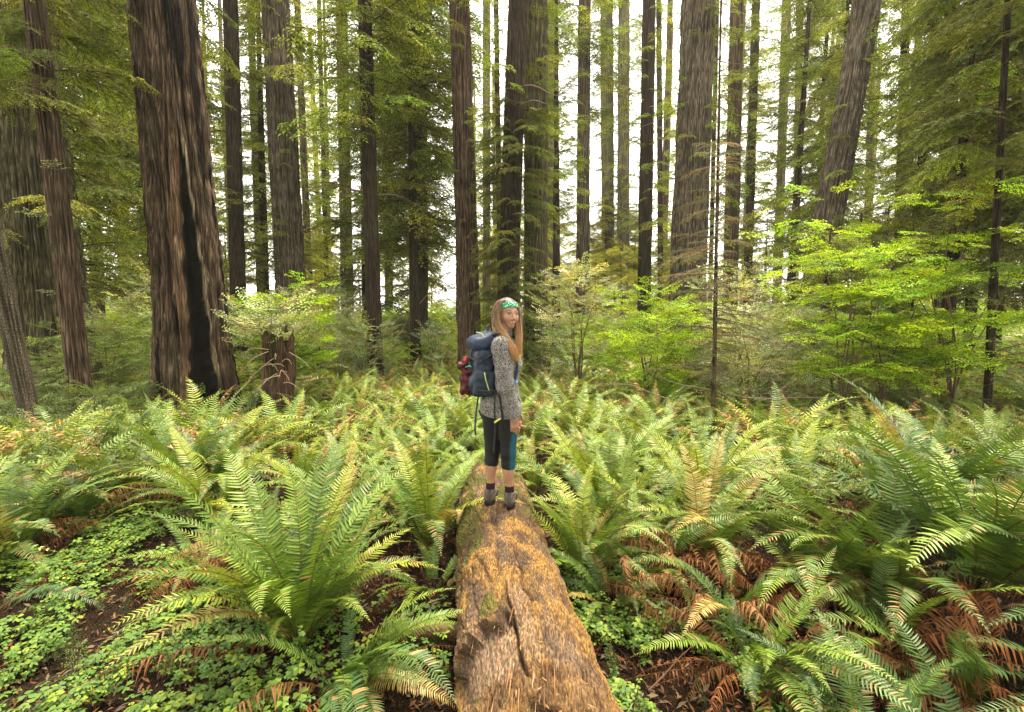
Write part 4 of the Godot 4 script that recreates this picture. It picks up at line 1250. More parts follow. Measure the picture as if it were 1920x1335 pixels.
func make_small_things() -> void:
	rng.seed = 11
	# the broken stump beside the burnt giant
	var t := thing("broken_stump", Vector3(-4.25, 0, -8.6), "broken dark stump with a mossy hollow right of the burnt giant", "stump")
	var s := Shape.new()
	var segs := 60
	var rings := 26
	for j in rings + 1:
		for i in segs:
			var a := TAU * i / segs
			var top := 1.72 + 0.3 * noise.get_noise_2d(cos(a) * 1.5 + 8.0, sin(a) * 1.5) + 0.12 * noise.get_noise_2d(a * 5.0, 3.0)
			var h := top * j / rings
			var r := 0.25 * (1.0 + 0.5 * exp(-h / 0.2)) * (1.0 + 0.22 * noise.get_noise_3d(cos(a) * 1.4, h * 1.1, sin(a) * 1.4)) + 0.03 * noise.get_noise_3d(cos(a) * 6.0, h * 1.0, sin(a) * 6.0)
			var f := wrapf(a - 1.65, -PI, PI)
			var hol := (1.0 - smoothstep(0.3, 0.55, absf(f))) * smoothstep(0.85, 1.1, h)
			r *= 1.0 - 0.5 * hol
			var c := Color(0.1, 0.055, 0.032).lerp(Color(0.2, 0.12, 0.07), 0.5 + 0.5 * noise.get_noise_3d(cos(a) * 5.0, h * 1.2, sin(a) * 5.0))
			c = c.lerp(Color(0.07, 0.09, 0.02), 0.7 * hol)
			s.p(Vector3(cos(a) * r + 0.06 * h, h - 0.2 * step01(0.5 - j), sin(a) * r), c.linear_to_srgb())
	for j in rings:
		for i in segs:
			var p0 := j * segs + i
			var p1 := j * segs + (i + 1) % segs
			s.quad(p0, p1, p0 + segs, p1 + segs)
	var mid := s.p(Vector3(0.08, 1.35, 0), lin(0.06, 0.035, 0.02))
	for i in segs:
		s.tri(rings * segs + i, rings * segs + (i + 1) % segs, mid)
	put("stump_wood", s.mesh(M.bark), t)
	for i in 16:
		var q := Shape.new()
		limb(q, Vector3(rr(-0.05, 0.3), rr(0.8, 1.6), rr(0.1, 0.25)), Vector3(rr(-0.8, 1), rr(-0.2, 0.5), rr(0.1, 0.6)).normalized(), rr(0.25, 0.6), 0.008, 0.6, lin(0.3, 0.22, 0.14), 4)
		put("root", q.mesh(M.wood), t)
	# fallen sticks before the pale shrub at the right
	for a in [[4.3, -8.9, 1.9, 0.35, 0.25, "forked grey dead branch leaning in the ferns right of the dry sapling"], [5.2, -8.6, 2.6, 0.1, 0.06, "long thin grey stick lying across the fern tops at the right"], [4.9, -9.2, 1.6, 0.5, 0.4, "short bare dead branch beside the long grey stick"]]:
		var b := thing("dead_branch", Vector3(a[0], 0.75 if a[3] < 0.2 else 0.55, a[1]), a[5], "branch", "dead branches in the ferns")
		var q := Shape.new()
		limb(q, Vector3(-a[2] * 0.5, 0, 0), Vector3(1, a[4], 0.1).normalized() * (1.0 if a[3] < 0.2 else -1.0) * Vector3(1, -1, 1) if a[3] > 0.2 else Vector3(1, -0.03, 0.1).normalized(), a[2], 0.012, 0.06, lin(0.2, 0.155, 0.11))
		put("stick", q.mesh(M.wood), b)
		for i in 5:
			var w := Shape.new()
			limb(w, Vector3(rr(-0.4, 0.3) * a[2], 0.02, 0), Vector3(rr(-1, 1), rr(0.2, 0.9), rr(-0.4, 0.4)).normalized(), rr(0.3, 0.8), 0.006, 0.2, lin(0.22, 0.17, 0.12), 4)
			put("twig", w.mesh(M.wood), b)
	# bare twigs on the ground right of the log
	for a in [[0.95, -2.55, 0.5, 1.2, "thin upright bare twig among the sorrel right of the log"], [0.9, -2.35, 0.75, 0.1, "thin brown twig lying level among the sorrel right of the log"], [-1.95, -3.6, 0.9, 0.1, "thin reddish stick lying on the sorrel left of the tall fanned fern"]]:
		var q := Shape.new()
		limb(q, Vector3(-0.2, 0, 0), Vector3(1, a[3], 0.2).normalized(), a[2], 0.007, 0.1, lin(0.22, 0.13, 0.08), 4)
		var o := put("twig", q.mesh(M.wood))
		o.position = Vector3(a[0], 0.06, a[1])
		tag(o, a[4], "twig", "bare twigs on the forest floor")
	# a leaning dead pole in the bright gap
	var q := Shape.new()
	limb(q, Vector3.ZERO, Vector3(0.55, 1, 0).normalized(), 3.4, 0.07, 0.0, lin(0.12, 0.09, 0.06), 8)
	var pole := thing("dead_pole", Vector3(-4.9, 0, -18.5), "leaning dead pole left of the dark flared foot", "dead tree")
	put("pole", q.mesh(M.wood), pole)


# A distance field on a grid: bones and lumps are joined smoothly, planes and hollows cut it, and surface nets mesh it.
class Field:
	var lo: Vector3
	var cell: float
	var n: Vector3i
	var g := PackedFloat32Array()
	func _init(a: Vector3, b: Vector3, c: float) -> void:
		lo = a
		cell = c
		n = Vector3i(((b - a) / c).ceil()) + Vector3i.ONE
		g.resize(n.x * n.y * n.z)
		g.fill(1.0)
	func span(a: Vector3, b: Vector3) -> Array:
		var i0 := Vector3i(((a - lo) / cell).floor()).clamp(Vector3i.ZERO, n - Vector3i.ONE)
		var i1 := Vector3i(((b - lo) / cell).ceil()).clamp(Vector3i.ZERO, n - Vector3i.ONE)
		return [i0, i1]
	func bone(a: Vector3, b: Vector3, ra: float, rb: float, k := 0.02) -> void:
		var m := Vector3.ONE * (maxf(ra, rb) + k + cell * 3.0)
		var s := span(a.min(b) - m, a.max(b) + m)
		var ab := b - a
		var l2 := maxf(ab.length_squared(), 1e-9)
		for x in range(s[0].x, s[1].x + 1):
			for y in range(s[0].y, s[1].y + 1):
				var at := (x * n.y + y) * n.z
				for z in range(s[0].z, s[1].z + 1):
					var p := lo + Vector3(x, y, z) * cell
					var t := clampf((p - a).dot(ab) / l2, 0.0, 1.0)
					var d := p.distance_to(a + ab * t) - ra - (rb - ra) * t
					var o := g[at + z]
					var h := maxf(k - absf(d - o), 0.0) / k
					g[at + z] = minf(d, o) - h * h * k * 0.25
	func lump(c: Vector3, r: Vector3, b := Basis(), k := 0.02, hollow := false) -> void:
		var m := Vector3.ONE * (maxf(r.x, maxf(r.y, r.z)) + k + cell * 3.0)
		var s := span(c - m, c + m)
		var inv := b.transposed()
		for x in range(s[0].x, s[1].x + 1):
			for y in range(s[0].y, s[1].y + 1):
				var at := (x * n.y + y) * n.z
				for z in range(s[0].z, s[1].z + 1):
					var q := inv * (lo + Vector3(x, y, z) * cell - c)
					var k0 := (q / r).length()
					var d := k0 * (k0 - 1.0) / maxf((q / (r * r)).length(), 1e-6) if k0 > 1e-5 else -minf(r.x, minf(r.y, r.z))
					var o := g[at + z]
					if hollow:
						d = -d
						var h := maxf(k - absf(d - o), 0.0) / k
						g[at + z] = maxf(d, o) + h * h * k * 0.25
					else:
						var h := maxf(k - absf(d - o), 0.0) / k
						g[at + z] = minf(d, o) - h * h * k * 0.25
	func block(c: Vector3, half: Vector3, b: Basis, rnd: float, k := 0.02) -> void:
		var m := Vector3.ONE * (half.length() + k + cell * 3.0)
		var s := span(c - m, c + m)
		var inv := b.transposed()
		for x in range(s[0].x, s[1].x + 1):
			for y in range(s[0].y, s[1].y + 1):
				var at := (x * n.y + y) * n.z
				for z in range(s[0].z, s[1].z + 1):
					var q := (inv * (lo + Vector3(x, y, z) * cell - c)).abs() - half + Vector3.ONE * rnd
					var d := q.max(Vector3.ZERO).length() + minf(maxf(q.x, maxf(q.y, q.z)), 0.0) - rnd
					var o := g[at + z]
					var h := maxf(k - absf(d - o), 0.0) / k
					g[at + z] = minf(d, o) - h * h * k * 0.25
	func above(p0: Vector3, nrm: Vector3) -> void:      # keeps what lies on the side the normal points to
		for x in n.x:
			for y in n.y:
				var at := (x * n.y + y) * n.z
				for z in n.z:
					g[at + z] = maxf(g[at + z], -(lo + Vector3(x, y, z) * cell - p0).dot(nrm))
	func rough(nz: FastNoiseLite, f: float, amp: float) -> void:
		for x in n.x:
			for y in n.y:
				var at := (x * n.y + y) * n.z
				for z in n.z:
					if absf(g[at + z]) < amp * 3.0 + cell * 2.0:
						var p := (lo + Vector3(x, y, z) * cell) * f
						g[at + z] += amp * nz.get_noise_3d(p.x, p.y, p.z)
	func mesh_into(s: Shape, tone: Callable) -> void:
		var ids := {}
		for x in n.x - 1:
			for y in n.y - 1:
				for z in n.z - 1:
					var at := (x * n.y + y) * n.z + z
					var first := g[at] < 0.0
					var mixed := false
					var v: Array[float] = [g[at], g[at + 1], g[at + n.z], g[at + n.z + 1], g[at + n.y * n.z], g[at + n.y * n.z + 1], g[at + n.y * n.z + n.z], g[at + n.y * n.z + n.z + 1]]
					for q in v:
						if (q < 0.0) != first:
							mixed = true
							break
					if not mixed:
						continue
					var sum := Vector3.ZERO
					var cnt := 0
					for e in [[0, 1], [2, 3], [4, 5], [6, 7], [0, 2], [1, 3], [4, 6], [5, 7], [0, 4], [1, 5], [2, 6], [3, 7]]:
						var a: int = e[0]
						var b: int = e[1]
						if (v[a] < 0.0) != (v[b] < 0.0):
							var t := v[a] / (v[a] - v[b])
							sum += Vector3(a >> 2, (a >> 1) & 1, a & 1).lerp(Vector3(b >> 2, (b >> 1) & 1, b & 1), t)
							cnt += 1
					var p := lo + (Vector3(x, y, z) + sum / cnt) * cell
					ids[at] = s.p(p, tone.call(p))
		for at: int in ids:
			var z := at % n.z
			var y := (at / n.z) % n.y
			var x := at / (n.z * n.y)
			# the three edges that leave this cell's low corner
			var inside := g[at] < 0.0
			if y > 0 and z > 0 and (g[at + n.y * n.z] < 0.0) != inside:
				face(s, ids, at - n.z - 1, at - 1, at - n.z, at, inside)
			if x > 0 and z > 0 and (g[at + n.z] < 0.0) != inside:
				face(s, ids, at - n.y * n.z - 1, at - n.y * n.z, at - 1, at, inside)
			if x > 0 and y > 0 and (g[at + 1] < 0.0) != inside:
				face(s, ids, at - n.y * n.z - n.z, at - n.z, at - n.y * n.z, at, inside)
	func face(s: Shape, ids: Dictionary, a: int, b: int, c: int, d: int, inside: bool) -> void:
		if not (ids.has(a) and ids.has(b) and ids.has(c) and ids.has(d)):
			return
		if inside:
			s.quad(ids[a], ids[c], ids[b], ids[d])
		else:
			s.quad(ids[a], ids[b], ids[c], ids[d])


func vc_mat(rough := 0.7, spec := 0.4) -> StandardMaterial3D:
	var m := StandardMaterial3D.new()
	m.vertex_color_use_as_albedo = true
	m.vertex_color_is_srgb = true
	m.roughness = rough
	m.metallic_specular = spec
	return m


func yaw(deg: float) -> Basis:                          # z of this basis points where a figure turned so far to the right from «away» faces
	var a := deg_to_rad(deg)
	return Basis(Vector3(-cos(a), 0, -sin(a)), Vector3.UP, Vector3(sin(a), 0, -cos(a)))


func band_strip(s: Shape, pts: Array, width: float, thick: float, across: Vector3, col: Color) -> void:
	var n := pts.size()
	var first := s.v.size()
	for i in n:
		var t: Vector3 = (pts[mini(i + 1, n - 1)] - pts[maxi(i - 1, 0)]).normalized()
		var w := (across - t * across.dot(t)).normalized()
		var u := t.cross(w)
		for k in [[-1, -1], [1, -1], [1, 1], [-1, 1]]:
			s.p(pts[i] + w * width * 0.5 * k[0] + u * thick * 0.5 * k[1], col)
	for i in n - 1:
		for k in 4:
			var a := first + i * 4 + k
			var b := first + i * 4 + (k + 1) % 4
			s.quad(a, b, a + 4, b + 4)
	s.quad(first, first + 3, first + 1, first + 2)
	var l := first + (n - 1) * 4
	s.quad(l, l + 1, l + 3, l + 2)


func spline(pts: Array, n: int) -> PackedVector3Array:
	var c := Curve3D.new()
	for i in pts.size():
		var t: Vector3 = (pts[mini(i + 1, pts.size() - 1)] - pts[maxi(i - 1, 0)]) / 6.0
		c.add_point(pts[i], -t, t)
	var out := PackedVector3Array()
	var total := c.get_baked_length()
	for i in n:
		out.append(c.sample_baked(total * i / (n - 1), true))
	return out


func make_person() -> void:
	rng.seed = 2024
	var at := Vector3(-0.088, 0.645, -3.78)
	var t := thing("person", at, "smiling person in speckled grey fleece standing on the log, looking back over the shoulder", "person")
	var skin := lin(0.3, 0.16, 0.095)
	var hips := yaw(28)
	var chest := yaw(70)
	# ---- the body
	var body := Shape.new()
	var f := Field.new(Vector3(-0.2, 0.03, -0.28), Vector3(0.24, 1.46, 0.24), 0.011)
	var sh_r := Vector3(0.005, 1.285, 0.125)
	var sh_l := Vector3(-0.03, 1.285, -0.17)
	var el_r := Vector3(0.035, 0.985, 0.15)
	var wr_r := Vector3(0.1, 0.735, 0.115)
	var el_l := Vector3(0.06, 0.99, -0.205)
	var wr_l := Vector3(0.115, 0.74, -0.17)
	f.bone(Vector3(0, 0.85, 0), Vector3(0.01, 1.22, -0.02), 0.1, 0.095, 0.03)
	f.bone(sh_r, sh_l, 0.045, 0.045, 0.03)
	f.bone(Vector3(0.0, 1.26, -0.02), Vector3(0.045, 1.45, 0.0), 0.06, 0.05, 0.03)
	for a in [[sh_r, el_r, wr_r], [sh_l, el_l, wr_l]]:
		f.bone(a[0], a[1], 0.045, 0.036)
		f.bone(a[1], a[2], 0.036, 0.024)
	var legs := [[Vector3(0.055, 0.8, 0.03), Vector3(0.058, 0.43, 0.045), Vector3(0.07, 0.09, 0.035)], [Vector3(-0.065, 0.8, -0.03), Vector3(-0.068, 0.44, -0.035), Vector3(-0.09, 0.09, -0.035)]]
	for l in legs:
		f.bone(l[0], l[1], 0.085, 0.05)
		f.bone(l[1], l[2], 0.044, 0.03)
		var calf: Vector3 = l[1].lerp(l[2], 0.34) - hips.z * 0.016
		f.lump(calf, Vector3(0.045, 0.1, 0.043), Basis(), 0.03)
	f.mesh_into(body, func(_p): return skin)
	# the head, turned back towards us
	var hb := Basis(Vector3(0.86, 0.03, -0.5).normalized(), Vector3.UP, Vector3(0.5, 0, 0.86)).orthonormalized() * Basis(Vector3.RIGHT, 0.06) * Basis(Vector3.BACK, -0.05)
	var hc := Vector3(0.052, 1.522, -0.005)
	var head := Field.new(Vector3(-0.1, -0.15, -0.12), Vector3(0.1, 0.14, 0.14), 0.0036)
	head.lump(Vector3(0, 0.032, -0.012), Vector3(0.076, 0.088, 0.094), Basis(), 0.02)
	head.lump(Vector3(0, -0.026, 0.036), Vector3(0.059, 0.076, 0.058), Basis(), 0.03)
	head.lump(Vector3(0, -0.088, 0.062), Vector3(0.022, 0.02, 0.022), Basis(), 0.03)
	head.bone(Vector3(0, -0.06, -0.02), Vector3(0, -0.15, -0.03), 0.05, 0.05, 0.02)
	for sx in [-1.0, 1.0]:
		head.lump(Vector3(0.036 * sx, -0.028, 0.062), Vector3(0.026, 0.024, 0.024), Basis(), 0.025)
		head.lump(Vector3(0.031 * sx, 0.011, 0.1), Vector3(0.016, 0.01, 0.012), Basis(), 0.012, true)
		head.bone(Vector3(0.014 * sx, 0.026, 0.088), Vector3(0.044 * sx, 0.024, 0.074), 0.007, 0.005, 0.012)
		head.bone(Vector3(0.019 * sx, 0.0165, 0.0905), Vector3(0.044 * sx, 0.0145, 0.0785), 0.0045, 0.004, 0.004)
		head.bone(Vector3(0.02 * sx, 0.001, 0.089), Vector3(0.043 * sx, 0.002, 0.0785), 0.0035, 0.0035, 0.004)
		head.lump(Vector3(0.075 * sx, 0.0, -0.01), Vector3(0.008, 0.03, 0.018), Basis(), 0.008)
		head.lump(Vector3(0.012 * sx, -0.034, 0.096), Vector3(0.008, 0.007, 0.008), Basis(), 0.008)
	head.bone(Vector3(0, 0.014, 0.088), Vector3(0, -0.026, 0.108), 0.0065, 0.009, 0.01)
	head.bone(Vector3(-0.021, -0.054, 0.085), Vector3(0, -0.06, 0.094), 0.005, 0.006, 0.006)
	head.bone(Vector3(0.021, -0.054, 0.085), Vector3(0, -0.06, 0.094), 0.005, 0.006, 0.006)
	head.bone(Vector3(-0.017, -0.065, 0.084), Vector3(0.017, -0.065, 0.084), 0.0055, 0.0055, 0.008)
	var hs := Shape.new()
	var face := func(p: Vector3) -> Color:
		var c := Color(0.34, 0.185, 0.11)
		if p.z > 0.05:
			var ax := absf(p.x)
			var flush := exp(-pow((ax - 0.038) / 0.018, 2) - pow((p.y + 0.03) / 0.016, 2))
			c = c.lerp(Color(0.42, 0.17, 0.11), 0.5 * flush)
			var lip_y := -0.061 + 0.009 * pow(ax / 0.021, 2)
			if ax < 0.026:
				var dl := absf(p.y - lip_y)
				c = c.lerp(Color(0.3, 0.12, 0.085), 0.8 * (1.0 - smoothstep(0.005, 0.009, dl)))
				if ax < 0.019:
					c = c.lerp(Color(0.5, 0.41, 0.35), 1.0 - smoothstep(0.001, 0.0024, absf(p.y - lip_y + 0.0005)))
			var brow := 0.027 + 0.004 * sin((ax - 0.012) / 0.034 * PI)
			if ax > 0.012 and ax < 0.048:
				c = c.lerp(Color(0.05, 0.028, 0.018), 0.95 * (1.0 - smoothstep(0.002, 0.0045, absf(p.y - brow))))
				c = c.lerp(Color(0.08, 0.05, 0.035), 0.8 * (1.0 - smoothstep(0.001, 0.0035, absf(p.y - 0.0165 + pow((ax - 0.031) / 0.017, 2) * 0.004))))
		return c.linear_to_srgb()
	head.mesh_into(hs, face)
	var base := body.v.size()
	for i in hs.v.size():
		body.p(hc + hb * hs.v[i], hs.c[i])
	for i in hs.k.size():
		body.k.push_back(hs.k[i] + base)
	# hands: palm, four bent fingers and a thumb each
	for hand in [[wr_r, el_r, 1.0], [wr_l, el_l, -1.0]]:
		var w: Vector3 = hand[0]
		var down: Vector3 = ((w - hand[1]).normalized() + Vector3(0, -1.2, 0)).normalized()
		var fwd := Vector3(0.95, 0, -0.25)
		fwd = (fwd - down * fwd.dot(down)).normalized()
		var inn: Vector3 = down.cross(fwd).normalized() * hand[2]      # towards the thigh
		if inn.dot(Vector3(0, 0, -hand[2])) < 0:
			inn = -inn
		var hf := Field.new(w - Vector3.ONE * 0.11 + down * 0.08, w + Vector3.ONE * 0.11 + down * 0.08, 0.0035)
		hf.bone(w - down * 0.02, w + down * 0.03, 0.024, 0.022, 0.015)
		hf.block(w + down * 0.055, Vector3(0.04, 0.034, 0.013), Basis(down, fwd, inn), 0.012, 0.015)
		for i in 4:
			var o := (0.025 - 0.017 * i)
			var l: float = [0.036, 0.041, 0.038, 0.03][i]
			var k0: Vector3 = w + down * (0.088 - 0.004 * absf(i - 1.0)) + fwd * o
			var d1 := (down + inn * 0.35 + fwd * 0.06 * (1.5 - i)).normalized()
			var k1 := k0 + d1 * l
			var k2 := k1 + (down + inn * 1.0).normalized() * l * 0.72
			var k3 := k2 + (down * 0.45 + inn).normalized() * l * 0.5
			hf.bone(k0 - d1 * 0.012, k1, 0.0092, 0.0085, 0.005)
			hf.bone(k1, k2, 0.0085, 0.0078, 0.004)
			hf.bone(k2, k3, 0.0078, 0.0065, 0.004)
		var t0: Vector3 = w + down * 0.035 + fwd * 0.022 + inn * 0.006
		var t1 := t0 + (down * 0.75 + fwd * 0.6 + inn * 0.35).normalized() * 0.036
		hf.bone(t0, t1, 0.0125, 0.0095, 0.012)
		hf.bone(t1, t1 + (down + fwd * 0.15 + inn * 0.35).normalized() * 0.03, 0.0095, 0.0075, 0.004)
		hf.mesh_into(body, func(_p): return lin(0.29, 0.15, 0.09))
	var sm := vc_mat(0.5, 0.45)
	sm.subsurf_scatter_enabled = true
	sm.subsurf_scatter_strength = 0.12
	put("body", body.mesh(sm), t)
	for sx in [-1.0, 1.0]:
		var e := Shape.new()
		var ball := Field.new(Vector3(-0.016, -0.016, -0.016), Vector3(0.016, 0.016, 0.016), 0.0022)
		ball.lump(Vector3.ZERO, Vector3.ONE * 0.0105, Basis(), 0.001)
		var look := (hb.inverse() * Vector3(0.05, 0.02, 1)).normalized()
		ball.mesh_into(e, func(p: Vector3): return lin(0.03, 0.018, 0.012) if p.normalized().dot(look) > 0.62 else lin(0.45, 0.4, 0.37))
		var eye := put("eye", e.mesh(vc_mat(0.15, 0.6)), t)
		eye.transform = Transform3D(hb, hc + hb * Vector3(0.031 * sx, 0.0085, 0.079))
	# ---- clothes
	var fleece := StandardMaterial3D.new()
	fleece.roughness = 1.0
	fleece.metallic_specular = 0.2
	fleece.uv1_triplanar = true
	fleece.uv1_scale = Vector3(3.3, 3.3, 3.3)
	var cn := FastNoiseLite.new()
	cn.noise_type = FastNoiseLite.TYPE_CELLULAR
	cn.cellular_return_type = FastNoiseLite.RETURN_DISTANCE2_SUB
	cn.frequency = 0.085
	cn.fractal_type = FastNoiseLite.FRACTAL_NONE
	cn.domain_warp_enabled = true
	cn.domain_warp_amplitude = 14.0
	cn.domain_warp_frequency = 0.04
	var ct := NoiseTexture2D.new()
	ct.width = 512
	ct.height = 512
	ct.seamless = true
	ct.noise = cn
	var cg := Gradient.new()
	cg.set_color(0, Color(0.26, 0.245, 0.235))
	cg.set_color(1, Color(0.92, 0.9, 0.87))
	cg.add_point(0.2, Color(0.14, 0.12, 0.1))
	cg.add_point(0.34, Color(0.74, 0.71, 0.67))
	ct.color_ramp = cg
	fleece.albedo_texture = ct
	var hh: NoiseTexture2D = ct.duplicate()
	hh.color_ramp = null
	fleece.heightmap_enabled = true
	fleece.heightmap_texture = hh
	fleece.heightmap_scale = 1.2
	fleece.rim_enabled = true
	fleece.rim = 0.4
	var j := Field.new(Vector3(-0.24, 0.66, -0.32), Vector3(0.28, 1.46, 0.27), 0.011)
	j.bone(Vector3(0.0, 0.78, 0), Vector3(0.02, 1.2, -0.02), 0.13, 0.115, 0.04)
	j.lump(Vector3(0.0, 0.79, 0.0), Vector3(0.172, 0.13, 0.135), hips, 0.05)
	j.lump(Vector3(0.035, 1.14, -0.03), Vector3(0.155, 0.19, 0.115), chest, 0.04)
	j.lump(Vector3(0.1, 1.12, -0.05), Vector3(0.1, 0.075, 0.055), chest, 0.04)
	j.bone(sh_r, sh_l, 0.065, 0.065, 0.05)
	j.bone(Vector3(0.0, 1.28, -0.02), Vector3(0.025, 1.385, -0.01), 0.075, 0.068, 0.04)
	for a in [[sh_r, el_r, wr_r], [sh_l, el_l, wr_l]]:
		j.bone(a[0], a[1], 0.074, 0.07, 0.03)
		j.bone(a[1], a[2] + Vector3(0, 0.012, 0), 0.07, 0.052, 0.025)
	j.above(Vector3(0, 0.725, 0), Vector3(0.05, 1, 0.05).normalized())
	j.rough(noise, 9.0, 0.007)
	j.rough(noise, 19.0, 0.006)
	j.rough(noise, 42.0, 0.003)
	var js := Shape.new()
	j.mesh_into(js, func(_p): return Color.WHITE)
	put("fleece_jacket", js.mesh(fleece), t)
	var g := Field.new(Vector3(-0.2, 0.28, -0.2), Vector3(0.2, 0.9, 0.2), 0.01)
	for l in legs:
		var hem: Vector3 = l[1].lerp(l[2], 0.36)
		g.bone(l[0], l[1], 0.094, 0.06, 0.025)
		g.bone(l[1], hem, 0.06, 0.053, 0.02)
		g.lump(hem + Vector3(0, 0.03, 0) - hips.z * 0.012, Vector3(0.05, 0.08, 0.05), Basis(), 0.02)
	g.lump(Vector3(0, 0.83, 0), Vector3(0.155, 0.1, 0.115), hips, 0.04)
	g.above(Vector3(0, 0.308, 0), Vector3(0.03, 1, 0))
	var gs := Shape.new()
	var cloth := func(p: Vector3) -> Color:
		if p.x > 0.0 and p.y < 0.66 and p.x > 0.072 + 0.02 * smoothstep(0.5, 0.66, p.y) and p.z > -0.03:
			return lin(0.003, 0.05, 0.068)
		if p.x < 0.0 and p.y < 0.4 and p.x < -0.1 and p.y < 0.34:
			return lin(0.004, 0.03, 0.04)
		return lin(0.004, 0.004, 0.0045)
	g.mesh_into(gs, cloth)
	put("leggings", gs.mesh(vc_mat(0.65, 0.4)), t)
	var feet := yaw(6)
	for l in legs:
		var an: Vector3 = l[2]
		var k := Field.new(an + Vector3(-0.07, -0.06, -0.07), an + Vector3(0.07, 0.12, 0.07), 0.006)
		k.bone(an + Vector3(0, -0.03, 0), an.lerp(l[1], 0.24), 0.037, 0.037, 0.01)
		k.above(an.lerp(l[1], 0.22), Vector3(0, -1, 0))
		var ks := Shape.new()
		k.mesh_into(ks, func(p: Vector3): return lin(0.045, 0.018, 0.022) if fmod(p.y, 0.018) < 0.009 else lin(0.022, 0.014, 0.018))
		put("sock", ks.mesh(vc_mat(0.9, 0.2)), t)
		var bt := Field.new(an + Vector3(-0.13, -0.12, -0.25), an + Vector3(0.19, 0.06, 0.1), 0.007)
		var heel := Vector3(an.x, 0.05, an.z) - feet.z * 0.025
		bt.bone(heel, an + Vector3(0, 0.015, 0), 0.042, 0.046, 0.02)
		bt.bone(heel + Vector3(0, -0.005, 0), heel + feet.z * 0.15 + Vector3(0, -0.015, 0), 0.042, 0.04, 0.02)
		bt.lump(heel + feet.z * 0.19 + Vector3(0, -0.018, 0), Vector3(0.045, 0.032, 0.045), feet, 0.02)
		bt.above(Vector3(0, 0.012, 0), Vector3.UP)
		bt.above(an + Vector3(0, 0.022, 0), Vector3(0, -1, 0.1).normalized())
		var bs := Shape.new()
		var hx := heel
		bt.mesh_into(bs, func(p: Vector3): return lin(0.05, 0.042, 0.036) if p.y < 0.04 or absf((p - hx).dot(feet.x)) < 0.014 or fmod(absf((p - hx).dot(feet.z)) + p.y, 0.05) < 0.012 else lin(0.1, 0.075, 0.052))
		var boot := put("hiking_boot", bs.mesh(vc_mat(0.8, 0.3)), t)
		var so := Field.new(an + Vector3(-0.13, -0.14, -0.25), an + Vector3(0.19, 0.0, 0.1), 0.007)
		so.bone(heel + Vector3(0, -0.03, 0), heel + feet.z * 0.19 + Vector3(0, -0.03, 0), 0.045, 0.047, 0.01)
		so.above(Vector3(0, 0.018, 0), Vector3.DOWN)
		so.above(Vector3(0, -0.012, 0), Vector3.UP)
		var ss := Shape.new()
		so.mesh_into(ss, func(_p): return lin(0.016, 0.014, 0.013))
		put("sole", ss.mesh(vc_mat(0.85, 0.3)), boot)
	# ---- hair and headband
	var hair := Shape.new()
	var cap := Field.new(Vector3(-0.11, -0.13, -0.13), Vector3(0.11, 0.15, 0.13), 0.0042)
	cap.lump(Vector3(0, 0.034, -0.016), Vector3(0.082, 0.095, 0.101), Basis(), 0.02)
	cap.lump(Vector3(0, -0.05, -0.06), Vector3(0.075, 0.1, 0.05), Basis(), 0.03)
	cap.above(Vector3(0, 0.062, 0.052), Vector3(0, 0.55, -0.83).normalized())
	cap.rough(noise, 60.0, 0.0015)
	var cs := Shape.new()
	cap.mesh_into(cs, func(p: Vector3): return lin(0.05, 0.027, 0.015).lerp(lin(0.075, 0.04, 0.021), 0.5 + 0.5 * noise.get_noise_3d(p.x * 90.0, p.y * 8.0, p.z * 90.0)))
	for i in cs.v.size():
		hair.p(hc + hb * cs.v[i], cs.c[i])
	hair.k.append_array(cs.k)
	var paths := [
		[Vector3(0.045, 1.632, 0.0), Vector3(0.0, 1.612, 0.04), Vector3(-0.022, 1.54, 0.072), Vector3(-0.025, 1.46, 0.095), Vector3(0.015, 1.375, 0.125), Vector3(0.07, 1.29, 0.15), Vector3(0.108, 1.225, 0.145), Vector3(0.122, 1.17, 0.125)],
		[Vector3(0.04, 1.634, -0.03), Vector3(-0.015, 1.612, -0.015), Vector3(-0.042, 1.53, 0.0), Vector3(-0.045, 1.44, 0.03), Vector3(-0.02, 1.36, 0.09), Vector3(0.04, 1.3, 0.15), Vector3(0.085, 1.23, 0.155), Vector3(0.105, 1.18, 0.14)],
		[Vector3(0.06, 1.632, -0.01), Vector3(0.115, 1.6, -0.005), Vector3(0.14, 1.53, 0.005), Vector3(0.138, 1.44, 0.015), Vector3(0.145, 1.34, 0.035), Vector3(0.138, 1.26, 0.055), Vector3(0.145, 1.2, 0.05)],
		[Vector3(0.06, 1.63, -0.05), Vector3(0.11, 1.57, -0.06), Vector3(0.12, 1.46, -0.05), Vector3(0.13, 1.38, -0.02), Vector3(0.14, 1.3, 0.03), Vector3(0.14, 1.22, 0.05)],
		[Vector3(0.0, 1.58, -0.07), Vector3(-0.03, 1.48, -0.06), Vector3(-0.03, 1.4, -0.02), Vector3(-0.01, 1.34, 0.05)]]
